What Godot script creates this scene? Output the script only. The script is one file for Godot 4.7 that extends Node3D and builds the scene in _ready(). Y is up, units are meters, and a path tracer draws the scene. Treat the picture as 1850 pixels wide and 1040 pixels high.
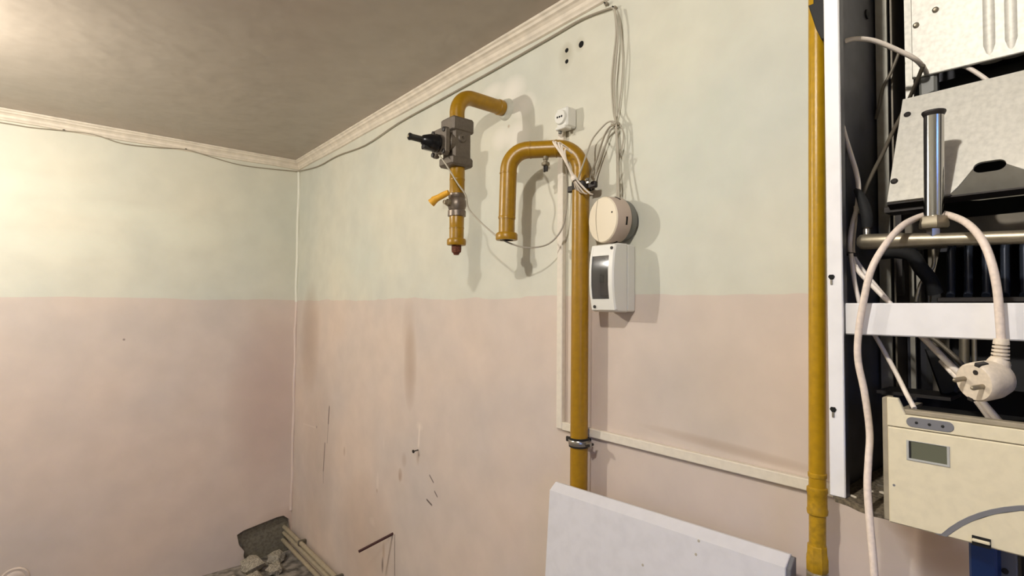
extends Node3D

const CEIL := 2.1010
const PAINT := 1.3419
const ROOM_X := 4.6
const ROOM_Z := 3.2
var counts := {}
var M := {}


# ---------------------------------------------------------------- mesh building
class Shape:
	var p := PackedVector3Array()
	var n := PackedVector3Array()
	var uv := PackedVector2Array()

	func tri(a: Vector3, b: Vector3, c: Vector3, na: Vector3, nb: Vector3, nc: Vector3, ua := Vector2.ZERO, ub := Vector2.ZERO, uc := Vector2.ZERO) -> void:
		if (b - a).cross(c - a).dot(na + nb + nc) > 0.0:
			p.append_array([a, c, b]); n.append_array([na, nc, nb]); uv.append_array([ua, uc, ub])
		else:
			p.append_array([a, b, c]); n.append_array([na, nb, nc]); uv.append_array([ua, ub, uc])

	func quad(a: Vector3, b: Vector3, c: Vector3, d: Vector3, nn: Vector3) -> void:
		tri(a, b, c, nn, nn, nn)
		tri(a, c, d, nn, nn, nn)

	func quad_s(a: Vector3, b: Vector3, c: Vector3, d: Vector3, na: Vector3, nb: Vector3, nc: Vector3, nd: Vector3) -> void:
		tri(a, b, c, na, nb, nc)
		tri(a, c, d, na, nc, nd)

	# a chamfered box
	func box(c: Vector3, s: Vector3, bev := 0.0, bs := Basis()) -> Shape:
		var h := s * 0.5
		var b := minf(bev, minf(h.x, minf(h.y, h.z)) * 0.9)
		for ax in 3:
			var a1 := (ax + 1) % 3
			var a2 := (ax + 2) % 3
			for sg in [-1.0, 1.0]:
				var q := []
				for k in [[-1, -1], [1, -1], [1, 1], [-1, 1]]:
					var w := Vector3.ZERO
					w[ax] = sg * h[ax]
					w[a1] = k[0] * (h[a1] - b)
					w[a2] = k[1] * (h[a2] - b)
					q.append(c + bs * w)
				var nn := Vector3.ZERO
				nn[ax] = sg
				quad(q[0], q[1], q[2], q[3], bs * nn)
		if b > 0.0:
			for ax in 3:
				var a1 := (ax + 1) % 3
				var a2 := (ax + 2) % 3
				for s1 in [-1.0, 1.0]:
					for s2 in [-1.0, 1.0]:
						var q := []
						for k in [[-1, 0], [1, 0], [1, 1], [-1, 1]]:
							var w := Vector3.ZERO
							w[ax] = k[0] * (h[ax] - b)
							w[a1] = s1 * (h[a1] - (b if k[1] == 1 else 0.0))
							w[a2] = s2 * (h[a2] - (0.0 if k[1] == 1 else b))
							q.append(c + bs * w)
						var nn := Vector3.ZERO
						nn[a1] = s1
						nn[a2] = s2
						quad(q[0], q[1], q[2], q[3], (bs * nn).normalized())
			for sx in [-1.0, 1.0]:
				for sy in [-1.0, 1.0]:
					for sz in [-1.0, 1.0]:
						var sv := Vector3(sx, sy, sz)
						var q := []
						for ax in 3:
							var w := h - Vector3(b, b, b)
							w[ax] = h[ax]
							q.append(c + bs * (w * sv))
						var nn: Vector3 = (bs * sv).normalized()
						tri(q[0], q[1], q[2], nn, nn, nn)
		return self

	# box given by two corners
	func span(a: Vector3, b: Vector3, bev := 0.0) -> Shape:
		return box((a + b) * 0.5, (b - a).abs(), bev)

	# a round bar swept along points
	func sweep(pts: Array, r: float, seg := 12, radii := []) -> Shape:
		var up := Vector3.UP
		var t0: Vector3 = (pts[1] - pts[0]).normalized()
		if absf(t0.dot(up)) > 0.9:
			up = Vector3.RIGHT
		var side := t0.cross(up).normalized()
		var ring0 := []
		var nrm0 := []
		for i in pts.size():
			var t: Vector3
			if i == 0:
				t = t0
			elif i == pts.size() - 1:
				t = (pts[i] - pts[i - 1]).normalized()
			else:
				t = ((pts[i] - pts[i - 1]).normalized() + (pts[i + 1] - pts[i]).normalized()).normalized()
			side = (side - t * side.dot(t)).normalized()
			var bi := t.cross(side)
			var rr: float = radii[i] if radii.size() > i else r
			var ring := []
			var nrm := []
			for k in seg:
				var a := TAU * k / seg
				var d := side * cos(a) + bi * sin(a)
				ring.append(pts[i] + d * rr)
				nrm.append(d)
			if i > 0:
				for k in seg:
					var k2 := (k + 1) % seg
					quad_s(ring0[k], ring0[k2], ring[k2], ring[k], nrm0[k], nrm0[k2], nrm[k2], nrm[k])
			if i == 0 or i == pts.size() - 1:
				var cn := -t if i == 0 else t
				for k in seg:
					tri(pts[i], ring[k], ring[(k + 1) % seg], cn, cn, cn)
			ring0 = ring
			nrm0 = nrm
		return self

	# a profile of (radius, height) points turned round an axis; joints sharper than 40 degrees stay hard
	func lathe(o: Vector3, axis: Vector3, prof: Array, seg := 24, turn := 0.0) -> Shape:
		var ax := axis.normalized()
		var u := ax.cross(Vector3.UP if absf(ax.y) < 0.9 else Vector3.RIGHT).normalized()
		var w := ax.cross(u)
		var segn := []
		for i in prof.size() - 1:
			var d: Vector2 = prof[i + 1] - prof[i]
			segn.append(Vector2(d.y, -d.x).normalized())
		for i in prof.size() - 1:
			var d: Vector2 = prof[i + 1] - prof[i]
			if d.length() < 1e-7:
				continue
			var n0: Vector2 = segn[i]
			var n1: Vector2 = segn[i]
			if i > 0 and segn[i].dot(segn[i - 1]) > 0.77:
				n0 = (segn[i] + segn[i - 1]).normalized()
			if i < segn.size() - 1 and segn[i].dot(segn[i + 1]) > 0.77:
				n1 = (segn[i] + segn[i + 1]).normalized()
			for k in seg:
				var q := []
				var nn := []
				for kk in [k, k + 1]:
					var a: float = TAU * kk / seg + turn
					var dir := u * cos(a) + w * sin(a)
					if seg < 9:
						var am: float = TAU * (k + 0.5) / seg + turn
						var dm := u * cos(am) + w * sin(am)
						q.append(o + dir * prof[i].x + ax * prof[i].y)
						q.append(o + dir * prof[i + 1].x + ax * prof[i + 1].y)
						nn.append((dm * n0.x + ax * n0.y).normalized())
						nn.append((dm * n1.x + ax * n1.y).normalized())
					else:
						q.append(o + dir * prof[i].x + ax * prof[i].y)
						q.append(o + dir * prof[i + 1].x + ax * prof[i + 1].y)
						nn.append((dir * n0.x + ax * n0.y).normalized())
						nn.append((dir * n1.x + ax * n1.y).normalized())
				if prof[i].x > 1e-6:
					tri(q[0], q[2], q[3], nn[0], nn[2], nn[3])
				if prof[i + 1].x > 1e-6:
					tri(q[0], q[3], q[1], nn[0], nn[3], nn[1])
		return self

	# an outline (in metres along ux and uy from o) extruded along un by depth, edges of the far face chamfered by bev
	func prism(poly: Array, o: Vector3, ux: Vector3, uy: Vector3, un: Vector3, depth: float, bev := 0.0) -> Shape:
		var pv := PackedVector2Array(poly)
		if Geometry2D.is_polygon_clockwise(pv):
			pv.reverse()
		var m := pv.size()
		var inner := PackedVector2Array()
		var en := []
		for i in m:
			var d := (pv[(i + 1) % m] - pv[i]).normalized()
			en.append(Vector2(d.y, -d.x))
		for i in m:
			var a: Vector2 = en[(i + m - 1) % m]
			var b: Vector2 = en[i]
			var mi := (a + b).normalized()
			inner.append(pv[i] - mi * bev / maxf(0.4, mi.dot(b)))
		var f := func(q: Vector2, z: float) -> Vector3: return o + ux * q.x + uy * q.y + un * z
		var idx := Geometry2D.triangulate_polygon(pv)
		var idx2 := Geometry2D.triangulate_polygon(inner) if bev > 0.0 else idx
		for i in range(0, idx.size(), 3):
			tri(f.call(pv[idx[i]], 0.0), f.call(pv[idx[i + 1]], 0.0), f.call(pv[idx[i + 2]], 0.0), -un, -un, -un)
		for i in range(0, idx2.size(), 3):
			tri(f.call(inner[idx2[i]], depth), f.call(inner[idx2[i + 1]], depth), f.call(inner[idx2[i + 2]], depth), un, un, un)
		for i in m:
			var j := (i + 1) % m
			var n0: Vector2 = en[i]
			var n1: Vector2 = en[i]
			var pr: Vector2 = en[(i + m - 1) % m]
			var nx: Vector2 = en[j]
			if n0.dot(pr) > 0.8: n0 = (n0 + pr).normalized()
			if n1.dot(nx) > 0.8: n1 = (n1 + nx).normalized()
			var w0 := (ux * n0.x + uy * n0.y).normalized()
			var w1 := (ux * n1.x + uy * n1.y).normalized()
			quad_s(f.call(pv[i], 0.0), f.call(pv[j], 0.0), f.call(pv[j], depth - bev), f.call(pv[i], depth - bev), w0, w1, w1, w0)
			if bev > 0.0:
				quad_s(f.call(pv[i], depth - bev), f.call(pv[j], depth - bev), f.call(inner[j], depth), f.call(inner[i], depth), (w0 + un).normalized(), (w1 + un).normalized(), (w1 + un).normalized(), (w0 + un).normalized())
		return self

	func mesh(off: Vector3) -> ArrayMesh:
		var q := PackedVector3Array()
		q.resize(p.size())
		for i in p.size():
			q[i] = p[i] - off
		var a := []
		a.resize(Mesh.ARRAY_MAX)
		a[Mesh.ARRAY_VERTEX] = q
		a[Mesh.ARRAY_NORMAL] = n
		a[Mesh.ARRAY_TEX_UV] = uv
		var am := ArrayMesh.new()
		am.add_surface_from_arrays(Mesh.PRIMITIVE_TRIANGLES, a)
		return am


func numbered(called: String) -> String:
	var k: int = counts.get(called, 0)
	counts[called] = k + 1
	return called if k == 0 else "%s_%03d" % [called, k]


func world_of(o: Node3D) -> Vector3:
	var w := Vector3.ZERO
	var q: Node = o
	while q is Node3D and q != self:
		w += q.position
		q = q.get_parent()
	return w


func part(called: String, s: Shape, m: Material, parent: Node3D) -> MeshInstance3D:
	var o := MeshInstance3D.new()
	o.name = numbered(called)
	o.mesh = s.mesh(world_of(parent))
	o.material_override = m
	parent.add_child(o, true)
	return o


func thing(called: String, label: String, category: String, at: Vector3, group := "") -> Node3D:
	var o := Node3D.new()
	o.name = numbered(called)
	o.position = at
	add_child(o, true)
	o.set_meta("label", label)
	o.set_meta("category", category)
	if group != "":
		o.set_meta("group", group)
	return o


func single(called: String, s: Shape, m: Material, label: String, category: String, at: Vector3, group := "") -> MeshInstance3D:
	var o := MeshInstance3D.new()
	o.name = numbered(called)
	o.position = at
	o.mesh = s.mesh(at)
	o.material_override = m
	add_child(o, true)
	o.set_meta("label", label)
	o.set_meta("category", category)
	if group != "":
		o.set_meta("group", group)
	return o


func struct(called: String, s: Shape, m: Material, label: String) -> MeshInstance3D:
	var o := MeshInstance3D.new()
	o.name = called
	o.mesh = s.mesh(Vector3.ZERO)
	o.material_override = m
	add_child(o, true)
	o.set_meta("kind", "structure")
	o.set_meta("label", label)
	return o


func smooth(pts: Array, steps := 6) -> Array:
	var out := []
	var m := pts.size()
	for i in m - 1:
		var a: Vector3 = pts[maxi(i - 1, 0)]
		var b: Vector3 = pts[i]
		var c: Vector3 = pts[i + 1]
		var d: Vector3 = pts[mini(i + 2, m - 1)]
		for k in steps:
			out.append(b.cubic_interpolate(c, a, d, float(k) / steps))
	out.append(pts[m - 1])
	return out


func bend(a: Vector3, corner: Vector3, b: Vector3, r: float, steps := 10) -> Array:
	# points of a rounded corner between the two straight runs
	var u := (a - corner).normalized()
	var w := (b - corner).normalized()
	var half := u.angle_to(w) * 0.5
	var back := r / tan(half)
	var mid := (u + w).normalized()
	var c := corner + mid * (r / sin(half))
	var s := corner + u * back - c
	var e := corner + w * back - c
	var out := []
	for k in steps + 1:
		out.append(c + s.slerp(e, float(k) / steps))
	return out


func shift(pts: Array, d: Vector3) -> Array:
	var out := []
	for q in pts:
		out.append(q + d)
	return out


func arc2(c: Vector2, r: float, a0: float, a1: float, steps: int) -> Array:
	var out := []
	for k in steps + 1:
		var a := deg_to_rad(lerpf(a0, a1, float(k) / steps))
		out.append(c + Vector2(cos(a), sin(a)) * r)
	return out


# ---------------------------------------------------------------- materials
func noise_image(seed_: int, freq: float, lo: float, hi: float, size := 256, oct := 4) -> Image:
	var nz := FastNoiseLite.new()
	nz.seed = seed_
	nz.frequency = freq
	nz.fractal_octaves = oct
	var im := nz.get_seamless_image(size, size)
	im.convert(Image.FORMAT_RGB8)
	var d := im.get_data()
	for i in d.size():
		d[i] = clampi(int(255.0 * lerpf(lo, hi, d[i] / 255.0)), 0, 255)
	return Image.create_from_data(size, size, false, Image.FORMAT_RGB8, d)


func mat(c: Color, rough: float, metal := 0.0, tex: Texture2D = null, scale := 8.0, nrm: Texture2D = null, nscale := 0.3) -> StandardMaterial3D:
	var m := StandardMaterial3D.new()
	m.albedo_color = c
	m.roughness = rough
	m.metallic = metal
	m.cull_mode = BaseMaterial3D.CULL_DISABLED
	if tex or nrm:
		m.uv1_triplanar = true
		m.uv1_world_triplanar = true
		m.uv1_scale = Vector3.ONE * scale
	if tex:
		m.albedo_texture = tex
	if nrm:
		m.normal_enabled = true
		m.normal_texture = nrm
		m.normal_scale = nscale
	return m


func rgb(r: float, g: float, b: float) -> Color:
	return Color(r / 255.0, g / 255.0, b / 255.0)


func make_materials() -> void:
	var grime := ImageTexture.create_from_image(noise_image(3, 0.02, 0.90, 1.04))
	var fine := ImageTexture.create_from_image(noise_image(8, 0.05, 0.88, 1.06))
	var faint := ImageTexture.create_from_image(noise_image(8, 0.03, 0.965, 1.02))
	var mott := ImageTexture.create_from_image(noise_image(21, 0.03, 0.45, 1.25, 256, 5))
	var b1 := noise_image(5, 0.03, 0.0, 1.0, 512, 5)
	b1.bump_map_to_normal_map(4.0)
	var bump := ImageTexture.create_from_image(b1)
	var b2 := noise_image(9, 0.012, 0.0, 1.0, 512, 3)
	b2.bump_map_to_normal_map(7.0)
	var waves := ImageTexture.create_from_image(b2)
	M.bump = bump
	M.mint = mat(MINT, 0.55, 0.0, fine, 1.4, bump, 0.22)
	M.pink = mat(PINK, 0.55, 0.0, fine, 1.4, bump, 0.22)
	M.ceiling = mat(rgb(167, 155, 142), 0.25, 0.0, faint, 0.9, waves, 0.15)
	M.floor = mat(rgb(158, 150, 138), 0.85, 0.0, mott, 2.0, bump, 0.6)
	M.cornice = mat(rgb(226, 214, 196), 0.6, 0.0, grime, 3.0)
	M.yellow = mat(rgb(162, 120, 6), 0.34, 0.0, grime, 9.0, bump, 0.12)
	M.yellow_bright = mat(rgb(184, 142, 8), 0.34, 0.0, grime, 9.0, bump, 0.12)
	M.yellow_old = mat(rgb(188, 146, 18), 0.45, 0.0, mott_soft(), 14.0, bump, 0.3)
	M.cast = mat(rgb(112, 103, 93), 0.55, 0.55, grime, 14.0, bump, 0.35)
	M.steel = mat(rgb(176, 170, 160), 0.28, 0.9, grime, 10.0)
	M.dull_steel = mat(rgb(160, 150, 130), 0.42, 0.8, grime, 12.0)
	M.chrome = mat(rgb(196, 194, 190), 0.16, 1.0)
	M.valve_steel = mat(rgb(126, 114, 102), 0.4, 0.6, grime, 14.0, bump, 0.2)
	M.dark_steel = mat(rgb(52, 48, 46), 0.5, 0.5, grime, 14.0)
	M.black_gloss = mat(rgb(17, 17, 20), 0.25)
	M.burner = mat(rgb(58, 64, 76), 0.22, 0.6)
	M.black = mat(rgb(15, 14, 14), 0.6)
	M.hole = mat(rgb(10, 9, 8), 0.95)
	M.rubber = mat(rgb(9, 9, 9), 0.8)
	M.rust = mat(rgb(118, 60, 34), 0.75, 0.0, mott, 30.0)
	M.lever = mat(rgb(232, 172, 50), 0.45, 0.0, grime, 20.0)
	M.white_plastic = mat(rgb(226, 224, 216), 0.42)
	M.ivory = mat(rgb(232, 220, 196), 0.5)
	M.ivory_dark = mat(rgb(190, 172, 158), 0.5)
	M.grey_plastic = mat(rgb(118, 118, 112), 0.5)
	M.trunk = mat(rgb(226, 217, 201), 0.5, 0.0, faint, 6.0)
	M.white_enamel = mat(rgb(224, 222, 222), 0.38, 0.0, faint, 3.0)
	M.cover = mat(rgb(218, 217, 221), 0.42, 0.0, faint, 3.0)
	M.cable = mat(rgb(150, 140, 122), 0.6)
	M.grey_cable = mat(rgb(176, 168, 152), 0.55)
	M.white_wire = mat(rgb(234, 222, 208), 0.5)
	M.cord = mat(rgb(222, 206, 192), 0.5, 0.0, grime, 30.0)
	M.plug = mat(rgb(218, 204, 184), 0.5, 0.0, grime, 40.0)
	M.galv = mat(rgb(216, 212, 200), 0.5, 0.2, grime, 22.0, bump, 0.10)
	M.strip = mat(rgb(150, 146, 134), 0.5, 0.4, grime, 8.0)
	M.casing_inner = mat(rgb(92, 92, 98), 0.45, 0.5, grime, 5.0)
	M.inner_dark = mat(rgb(44, 44, 50), 0.5, 0.4, grime, 6.0)
	M.brown_grey = mat(rgb(106, 98, 84), 0.5, 0.3, grime, 8.0)
	M.tray = mat(rgb(120, 108, 88), 0.8, 0.2, mott, 22.0, bump, 0.6)
	M.debris = mat(rgb(214, 204, 184), 0.8)
	M.cream = mat(rgb(214, 204, 176), 0.5, 0.0, faint, 9.0)
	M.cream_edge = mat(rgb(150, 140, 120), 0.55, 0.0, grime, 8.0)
	M.pale_grey = mat(rgb(168, 168, 164), 0.45)
	M.slate = mat(rgb(112, 112, 116), 0.5)
	M.lcd = mat(rgb(92, 94, 78), 0.25)
	M.blue = mat(rgb(10, 52, 110), 0.4)
	M.cement = mat(rgb(122, 116, 100), 0.95, 0.0, mott_soft(), 9.0, bump, 0.8)
	M.plaster = mat(rgb(186, 166, 148), 0.9, 0.0, grime, 12.0)
	M.rubble = mat(rgb(182, 174, 156), 0.95, 0.0, mott, 12.0, bump, 0.8)
	M.pipe_paint = mat(rgb(168, 156, 132), 0.5, 0.0, grime, 8.0)
	M.rod = mat(rgb(66, 34, 30), 0.6, 0.3)
	M.smoke_glass = mat(rgb(70, 68, 66), 0.08)
	M.smoke_glass.transparency = BaseMaterial3D.TRANSPARENCY_ALPHA
	M.smoke_glass.albedo_color.a = 0.42
	M.breaker = mat(rgb(120, 116, 110), 0.5)
	M.glass = mat(rgb(235, 242, 245), 0.03)
	M.glass.transparency = BaseMaterial3D.TRANSPARENCY_ALPHA
	M.glass.albedo_color.a = 0.12
	M.frame = mat(rgb(224, 222, 216), 0.5)
	M.bulb = mat(rgb(255, 240, 215), 0.4)
	M.bulb.emission_enabled = true
	M.bulb.emission = rgb(255, 236, 200)
	M.bulb.emission_energy_multiplier = 3.0


var soft_tex: Texture2D
func mott_soft() -> Texture2D:
	if soft_tex == null:
		soft_tex = ImageTexture.create_from_image(noise_image(31, 0.02, 0.80, 1.10, 256, 5))
	return soft_tex


# ---------------------------------------------------------------- painted walls
var MINT := rgb(208, 206.5, 192)
var PINK := rgb(208, 193, 181)
var pic: PackedByteArray
var pic_w := 0
var pic_h := 0
var px_m := 0.0


func wall_base(wm: float, w: int, seed_: int) -> void:
	px_m = w / wm
	pic_w = w
	pic_h = int(CEIL * px_m)
	pic = PackedByteArray()
	pic.resize(pic_w * pic_h * 3)
	var big := FastNoiseLite.new()
	big.seed = seed_
	big.frequency = 0.0022
	big.fractal_octaves = 3
	var a := big.get_image(pic_w, pic_h).get_data()
	big.seed = seed_ + 1
	big.frequency = 0.012
	big.fractal_octaves = 4
	var b := big.get_image(pic_w, pic_h).get_data()
	big.seed = seed_ + 2
	big.frequency = 0.004
	var e := big.get_image(pic_w, 4).get_data()
	var mc := [MINT.r * 255.0, MINT.g * 255.0, MINT.b * 255.0]
	var pc := [PINK.r * 255.0, PINK.g * 255.0, PINK.b * 255.0]
	var row_line := PackedFloat32Array()
	for x in pic_w:
		row_line.append((CEIL - PAINT - (e[x] / 255.0 - 0.5) * 0.012) * px_m)
	for y in pic_h:
		for x in pic_w:
			var i := y * pic_w + x
			var t := clampf(y - row_line[x] + 0.5, 0.0, 1.0)
			var av := a[i] / 255.0 - 0.5
			var k := 1.0 + av * 0.05 + (b[i] / 255.0 - 0.5) * 0.045
			var tint := av * 7.0
			i *= 3
			pic[i] = clampi(int(lerpf(mc[0], pc[0], t) * k + tint), 0, 255)
			pic[i + 1] = clampi(int(lerpf(mc[1], pc[1], t) * k), 0, 255)
			pic[i + 2] = clampi(int(lerpf(mc[2], pc[2], t) * k - tint), 0, 255)


# a soft worn or stained spot of the paint, at wall metres, half axes in metres
func stain(at: Vector2, rx: float, ry: float, c: Color, strength: float, hard := 1.0, tilt := 0.0) -> void:
	var cx := at.x * px_m
	var cy := (CEIL - at.y) * px_m
	var ext := maxf(rx, ry) * px_m
	for y in range(maxi(0, int(cy - ext)), mini(pic_h, int(cy + ext) + 2)):
		for x in range(maxi(0, int(cx - ext)), mini(pic_w, int(cx + ext) + 2)):
			var d := Vector2(x + 0.5 - cx, y + 0.5 - cy).rotated(tilt) / px_m
			var r := Vector2(d.x / rx, d.y / ry).length()
			if r < 1.0:
				var f := strength * pow(1.0 - r * r, hard)
				var i := (y * pic_w + x) * 3
				pic[i] = int(lerpf(pic[i], c.r * 255.0, f))
				pic[i + 1] = int(lerpf(pic[i + 1], c.g * 255.0, f))
				pic[i + 2] = int(lerpf(pic[i + 2], c.b * 255.0, f))


func scratch(a: Vector2, b: Vector2, w: float, c: Color, strength: float) -> void:
	var n := int(a.distance_to(b) / (w * 0.5)) + 1
	for i in n + 1:
		stain(a.lerp(b, float(i) / n), w, w, c, strength, 1.0)


func wall_material() -> StandardMaterial3D:
	var im := Image.create_from_data(pic_w, pic_h, false, Image.FORMAT_RGB8, pic)
	var m := mat(Color.WHITE, 0.55)
	m.albedo_texture = ImageTexture.create_from_image(im)
	m.texture_repeat = false
	return m


# ---------------------------------------------------------------- the scene
func _ready() -> void:
	# camera
	var cam := Camera3D.new()
	cam.name = "camera"
	cam.fov = 56.021
	cam.near = 0.02
	cam.transform = Transform3D(Basis(Vector3(0.6440, 0.0086, -0.7650), Vector3(0.0230, 0.9993, 0.0306), Vector3(0.7647, -0.0373, 0.6433)), Vector3(3.0082, 1.3100, 1.0000))
	add_child(cam)
	cam.current = true
	# sky seen through the window, exposure
	var env := Environment.new()
	env.background_mode = Environment.BG_SKY
	var sky := Sky.new()
	var sm := ProceduralSkyMaterial.new()
	sm.sky_top_color = Color(0.28, 0.46, 0.88)
	sm.sky_horizon_color = Color(0.44, 0.60, 0.92)
	sm.ground_bottom_color = Color(0.20, 0.19, 0.17)
	sm.ground_horizon_color = Color(0.45, 0.48, 0.50)
	sm.sky_energy_multiplier = 2.7
	sky.sky_material = sm
	env.sky = sky
	env.tonemap_mode = Environment.TONE_MAPPER_LINEAR
	env.tonemap_exposure = 1.10
	env.sdfgi_enabled = true
	env.ssao_enabled = true
	env.ssil_enabled = true
	var we := WorldEnvironment.new()
	we.name = "environment"
	we.environment = env
	add_child(we)

	make_materials()
	ceiling_lamp(Vector3(1.00, CEIL, 1.58), 0.21, 1.15, "bare bulb on a short cord nearer the left wall", Color(1.0, 0.975, 0.93))
	ceiling_lamp(Vector3(2.80, CEIL, 1.30), 0.07, 1.02, "bare bulb close under the ceiling in front of the boiler", Color(1.0, 0.98, 0.95))
	build_room()
	build_corner()
	build_cables()
	build_valve()
	build_riser()
	build_fittings()
	build_right_pipe()
	build_cover()
	build_boiler()
	build_control_box()
	build_power_cord()


func ceiling_lamp(at: Vector3, drop: float, energy: float, label: String, c: Color) -> void:
	var t := thing("ceiling_lamp", label, "lamp", at, "")
	part("lamp_base", Shape.new().lathe(at + Vector3(0, -0.03, 0), Vector3.UP, [Vector2(0, 0), Vector2(0.05, 0.0), Vector2(0.055, 0.005), Vector2(0.055, 0.03), Vector2(0, 0.03)], 24), M.white_plastic, t)
	part("lamp_cord", Shape.new().sweep([at + Vector3(0, -0.029, 0), at + Vector3(0, -drop + 0.033, 0)], 0.012 if drop < 0.1 else 0.004, 10), M.white_plastic, t)
	var prof := []
	for k in 13:
		var a := PI * k / 12.0
		prof.append(Vector2(maxf(0.0, sin(a)) * 0.032, -cos(a) * 0.036))
	part("bulb", Shape.new().lathe(at + Vector3(0, -drop, 0), Vector3.UP, prof, 20), M.bulb, t)
	var l := OmniLight3D.new()
	l.name = numbered("lamp_light")
	l.light_color = c
	l.light_energy = energy
	l.light_size = 0.022
	l.omni_range = 9.0
	l.omni_attenuation = 2.0
	l.shadow_enabled = true
	l.position = Vector3(0, -drop - 0.002, 0)
	t.add_child(l, true)


func build_room() -> void:
	var th := 0.12
	# ---- back wall with the pipes: the painted stretch in view, and the plain rest behind the boiler
	wall_base(3.0, 2048, 40)
	var dirt := rgb(150, 122, 98)
	var dark := rgb(58, 44, 38)
	var pale := rgb(226, 212, 200)
	for s in [[Vector2(1.2430, 1.0968), 0.05, 0.17, 0.36], [Vector2(1.2263, 1.2382), 0.05, 0.12, 0.16], [Vector2(0.2143, 1.1495), 0.14, 0.30, 0.32], [Vector2(0.3624, 0.5910), 0.2, 0.5, 0.12], [Vector2(0.8986, 0.3437), 0.3, 0.3, 0.20]]:
		stain(s[0], s[1], s[2], dirt, s[3])
	scratch(Vector2(0.4887, 0.8396), Vector2(0.4797, 0.7578), 0.006, dark, 0.4)
	scratch(Vector2(0.4797, 0.7578), Vector2(0.4712, 0.6655), 0.003, dark, 0.22)
	scratch(Vector2(0.4439, 0.6602), Vector2(0.4305, 0.5267), 0.006, dark, 0.32)
	scratch(Vector2(0.4305, 0.5267), Vector2(0.4338, 0.4701), 0.004, dark, 0.16)
	stain(Vector2(0.3328, 0.7170), 0.006, 0.008, dark, 0.5)
	scratch(Vector2(0.1463, 0.7021), Vector2(0.3183, 0.7118), 0.005, pale, 0.25)
	scratch(Vector2(1.3162, 0.8918), Vector2(1.3108, 0.8168), 0.008, pale, 0.55)
	stain(Vector2(1.3163, 0.8879), 0.028, 0.018, pale, 0.5)
	stain(Vector2(1.1815, 0.6869), 0.016, 0.026, dirt, 0.45, 0.6)
	stain(Vector2(1.1777, 0.6758), 0.009, 0.018, dirt, 0.3)
	stain(Vector2(0.9980, 0.6150), 0.014, 0.045, pale, 0.5)
	stain(Vector2(0.9946, 0.5793), 0.007, 0.010, dirt, 0.5)
	stain(Vector2(0.9555, 0.4459), 0.03, 0.02, pale, 0.3)
	stain(Vector2(0.6705, 0.6676), 0.012, 0.025, dirt, 0.35)
	stain(Vector2(1.0443, 0.7768), 0.01, 0.03, pale, 0.3)
	stain(Vector2(1.2089, 0.7480), 0.02, 0.03, dirt, 0.22)
	scratch(Vector2(1.3876, 0.7340), Vector2(1.4131, 0.7159), 0.0035, dark, 0.4)
	scratch(Vector2(1.4208, 0.6882), Vector2(1.4386, 0.6745), 0.0035, dark, 0.4)
	scratch(Vector2(1.3718, 0.6471), Vector2(1.4045, 0.6374), 0.004, dark, 0.5)
	scratch(Vector2(1.1464, 0.4565), Vector2(1.1516, 0.3072), 0.0025, dark, 0.55)
	stain(Vector2(1.0526, 0.3101), 0.009, 0.035, dark, 0.5)
	stain(Vector2(1.0598, 0.3654), 0.012, 0.04, dirt, 0.4)
	stain(Vector2(1.3080, 0.7792), 0.012, 0.03, dirt, 0.3)
	stain(Vector2(2.4765, 1.0441), 0.22, 0.012, dirt, 0.25, 1.0, -0.05)
	for q in [[Vector2(2.7987, 0.9730), 0.06, 0.05], [Vector2(2.7724, 0.9888), 0.05, 0.03], [Vector2(2.8110, 0.9456), 0.06, 0.04]]:
		stain(q[0], q[1], q[2], dirt, 0.5)
	# fresh filler round the pipe that leaves the wall
	for s in [[Vector2(1.8119, 1.9431), 0.07, 0.05, 0.6], [Vector2(1.7196, 1.9712), 0.06, 0.03, 0.5], [Vector2(1.8385, 1.8058), 0.06, 0.05, 0.5], [Vector2(1.7623, 1.8157), 0.05, 0.04, 0.45], [Vector2(1.8617, 1.8879), 0.06, 0.04, 0.5]]:
		stain(s[0], s[1], s[2], rgb(240, 233, 222), minf(1.0, s[3] * 1.25), 1.0)
	stain(Vector2(1.7981, 1.8434), 0.006, 0.006, dirt, 0.5)
	for s in [[Vector2(2.0337, 1.9825), 0.02, 0.025], [Vector2(2.0806, 1.9826), 0.018, 0.022], [Vector2(2.0298, 1.9692), 0.03, 0.04]]:
		stain(s[0], s[1], s[2], rgb(176, 170, 150), 0.4)
	for s in [[Vector2(1.0390, 1.8077), 0.3, 0.08], [Vector2(2.3702, 1.6718), 0.2, 0.3], [Vector2(0.7936, 1.5117), 0.3, 0.15]]:
		stain(s[0], s[1], s[2], rgb(206, 212, 198), 0.25)
	var wm := wall_material()
	var s := Shape.new()
	var a := Vector3(0, 0, 0)
	var b := Vector3(3.0, 0, 0)
	var up := Vector3(0, CEIL, 0)
	var z := Vector3(0, 0, 1)
	s.tri(a, b, b + up, z, z, z, Vector2(0, 1), Vector2(1, 1), Vector2(1, 0))
	s.tri(a, b + up, a + up, z, z, z, Vector2(0, 1), Vector2(1, 0), Vector2(0, 0))
	s.quad(a - z * th, b - z * th, b + up - z * th, a + up - z * th, -z)
	s.quad(a + up, b + up, b + up - z * th, a + up - z * th, Vector3.UP)
	s.quad(a, b, b - z * th, a - z * th, Vector3.DOWN)
	struct("wall_back", s, wm, "wall painted mint above and pink below, carrying the yellow gas pipes")
	struct("wall_back_lower", Shape.new().span(Vector3(3.0, 0, -th), Vector3(ROOM_X + th, PAINT, 0)), M.pink, "pink lower stretch of the pipe wall beyond the boiler")
	struct("wall_back_upper", Shape.new().span(Vector3(3.0, PAINT, -th), Vector3(ROOM_X + th, CEIL, 0)), M.mint, "mint upper stretch of the pipe wall beyond the boiler")

	# ---- left wall with a hole broken out of its foot by the corner
	wall_base(ROOM_Z, 1536, 60)
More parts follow.
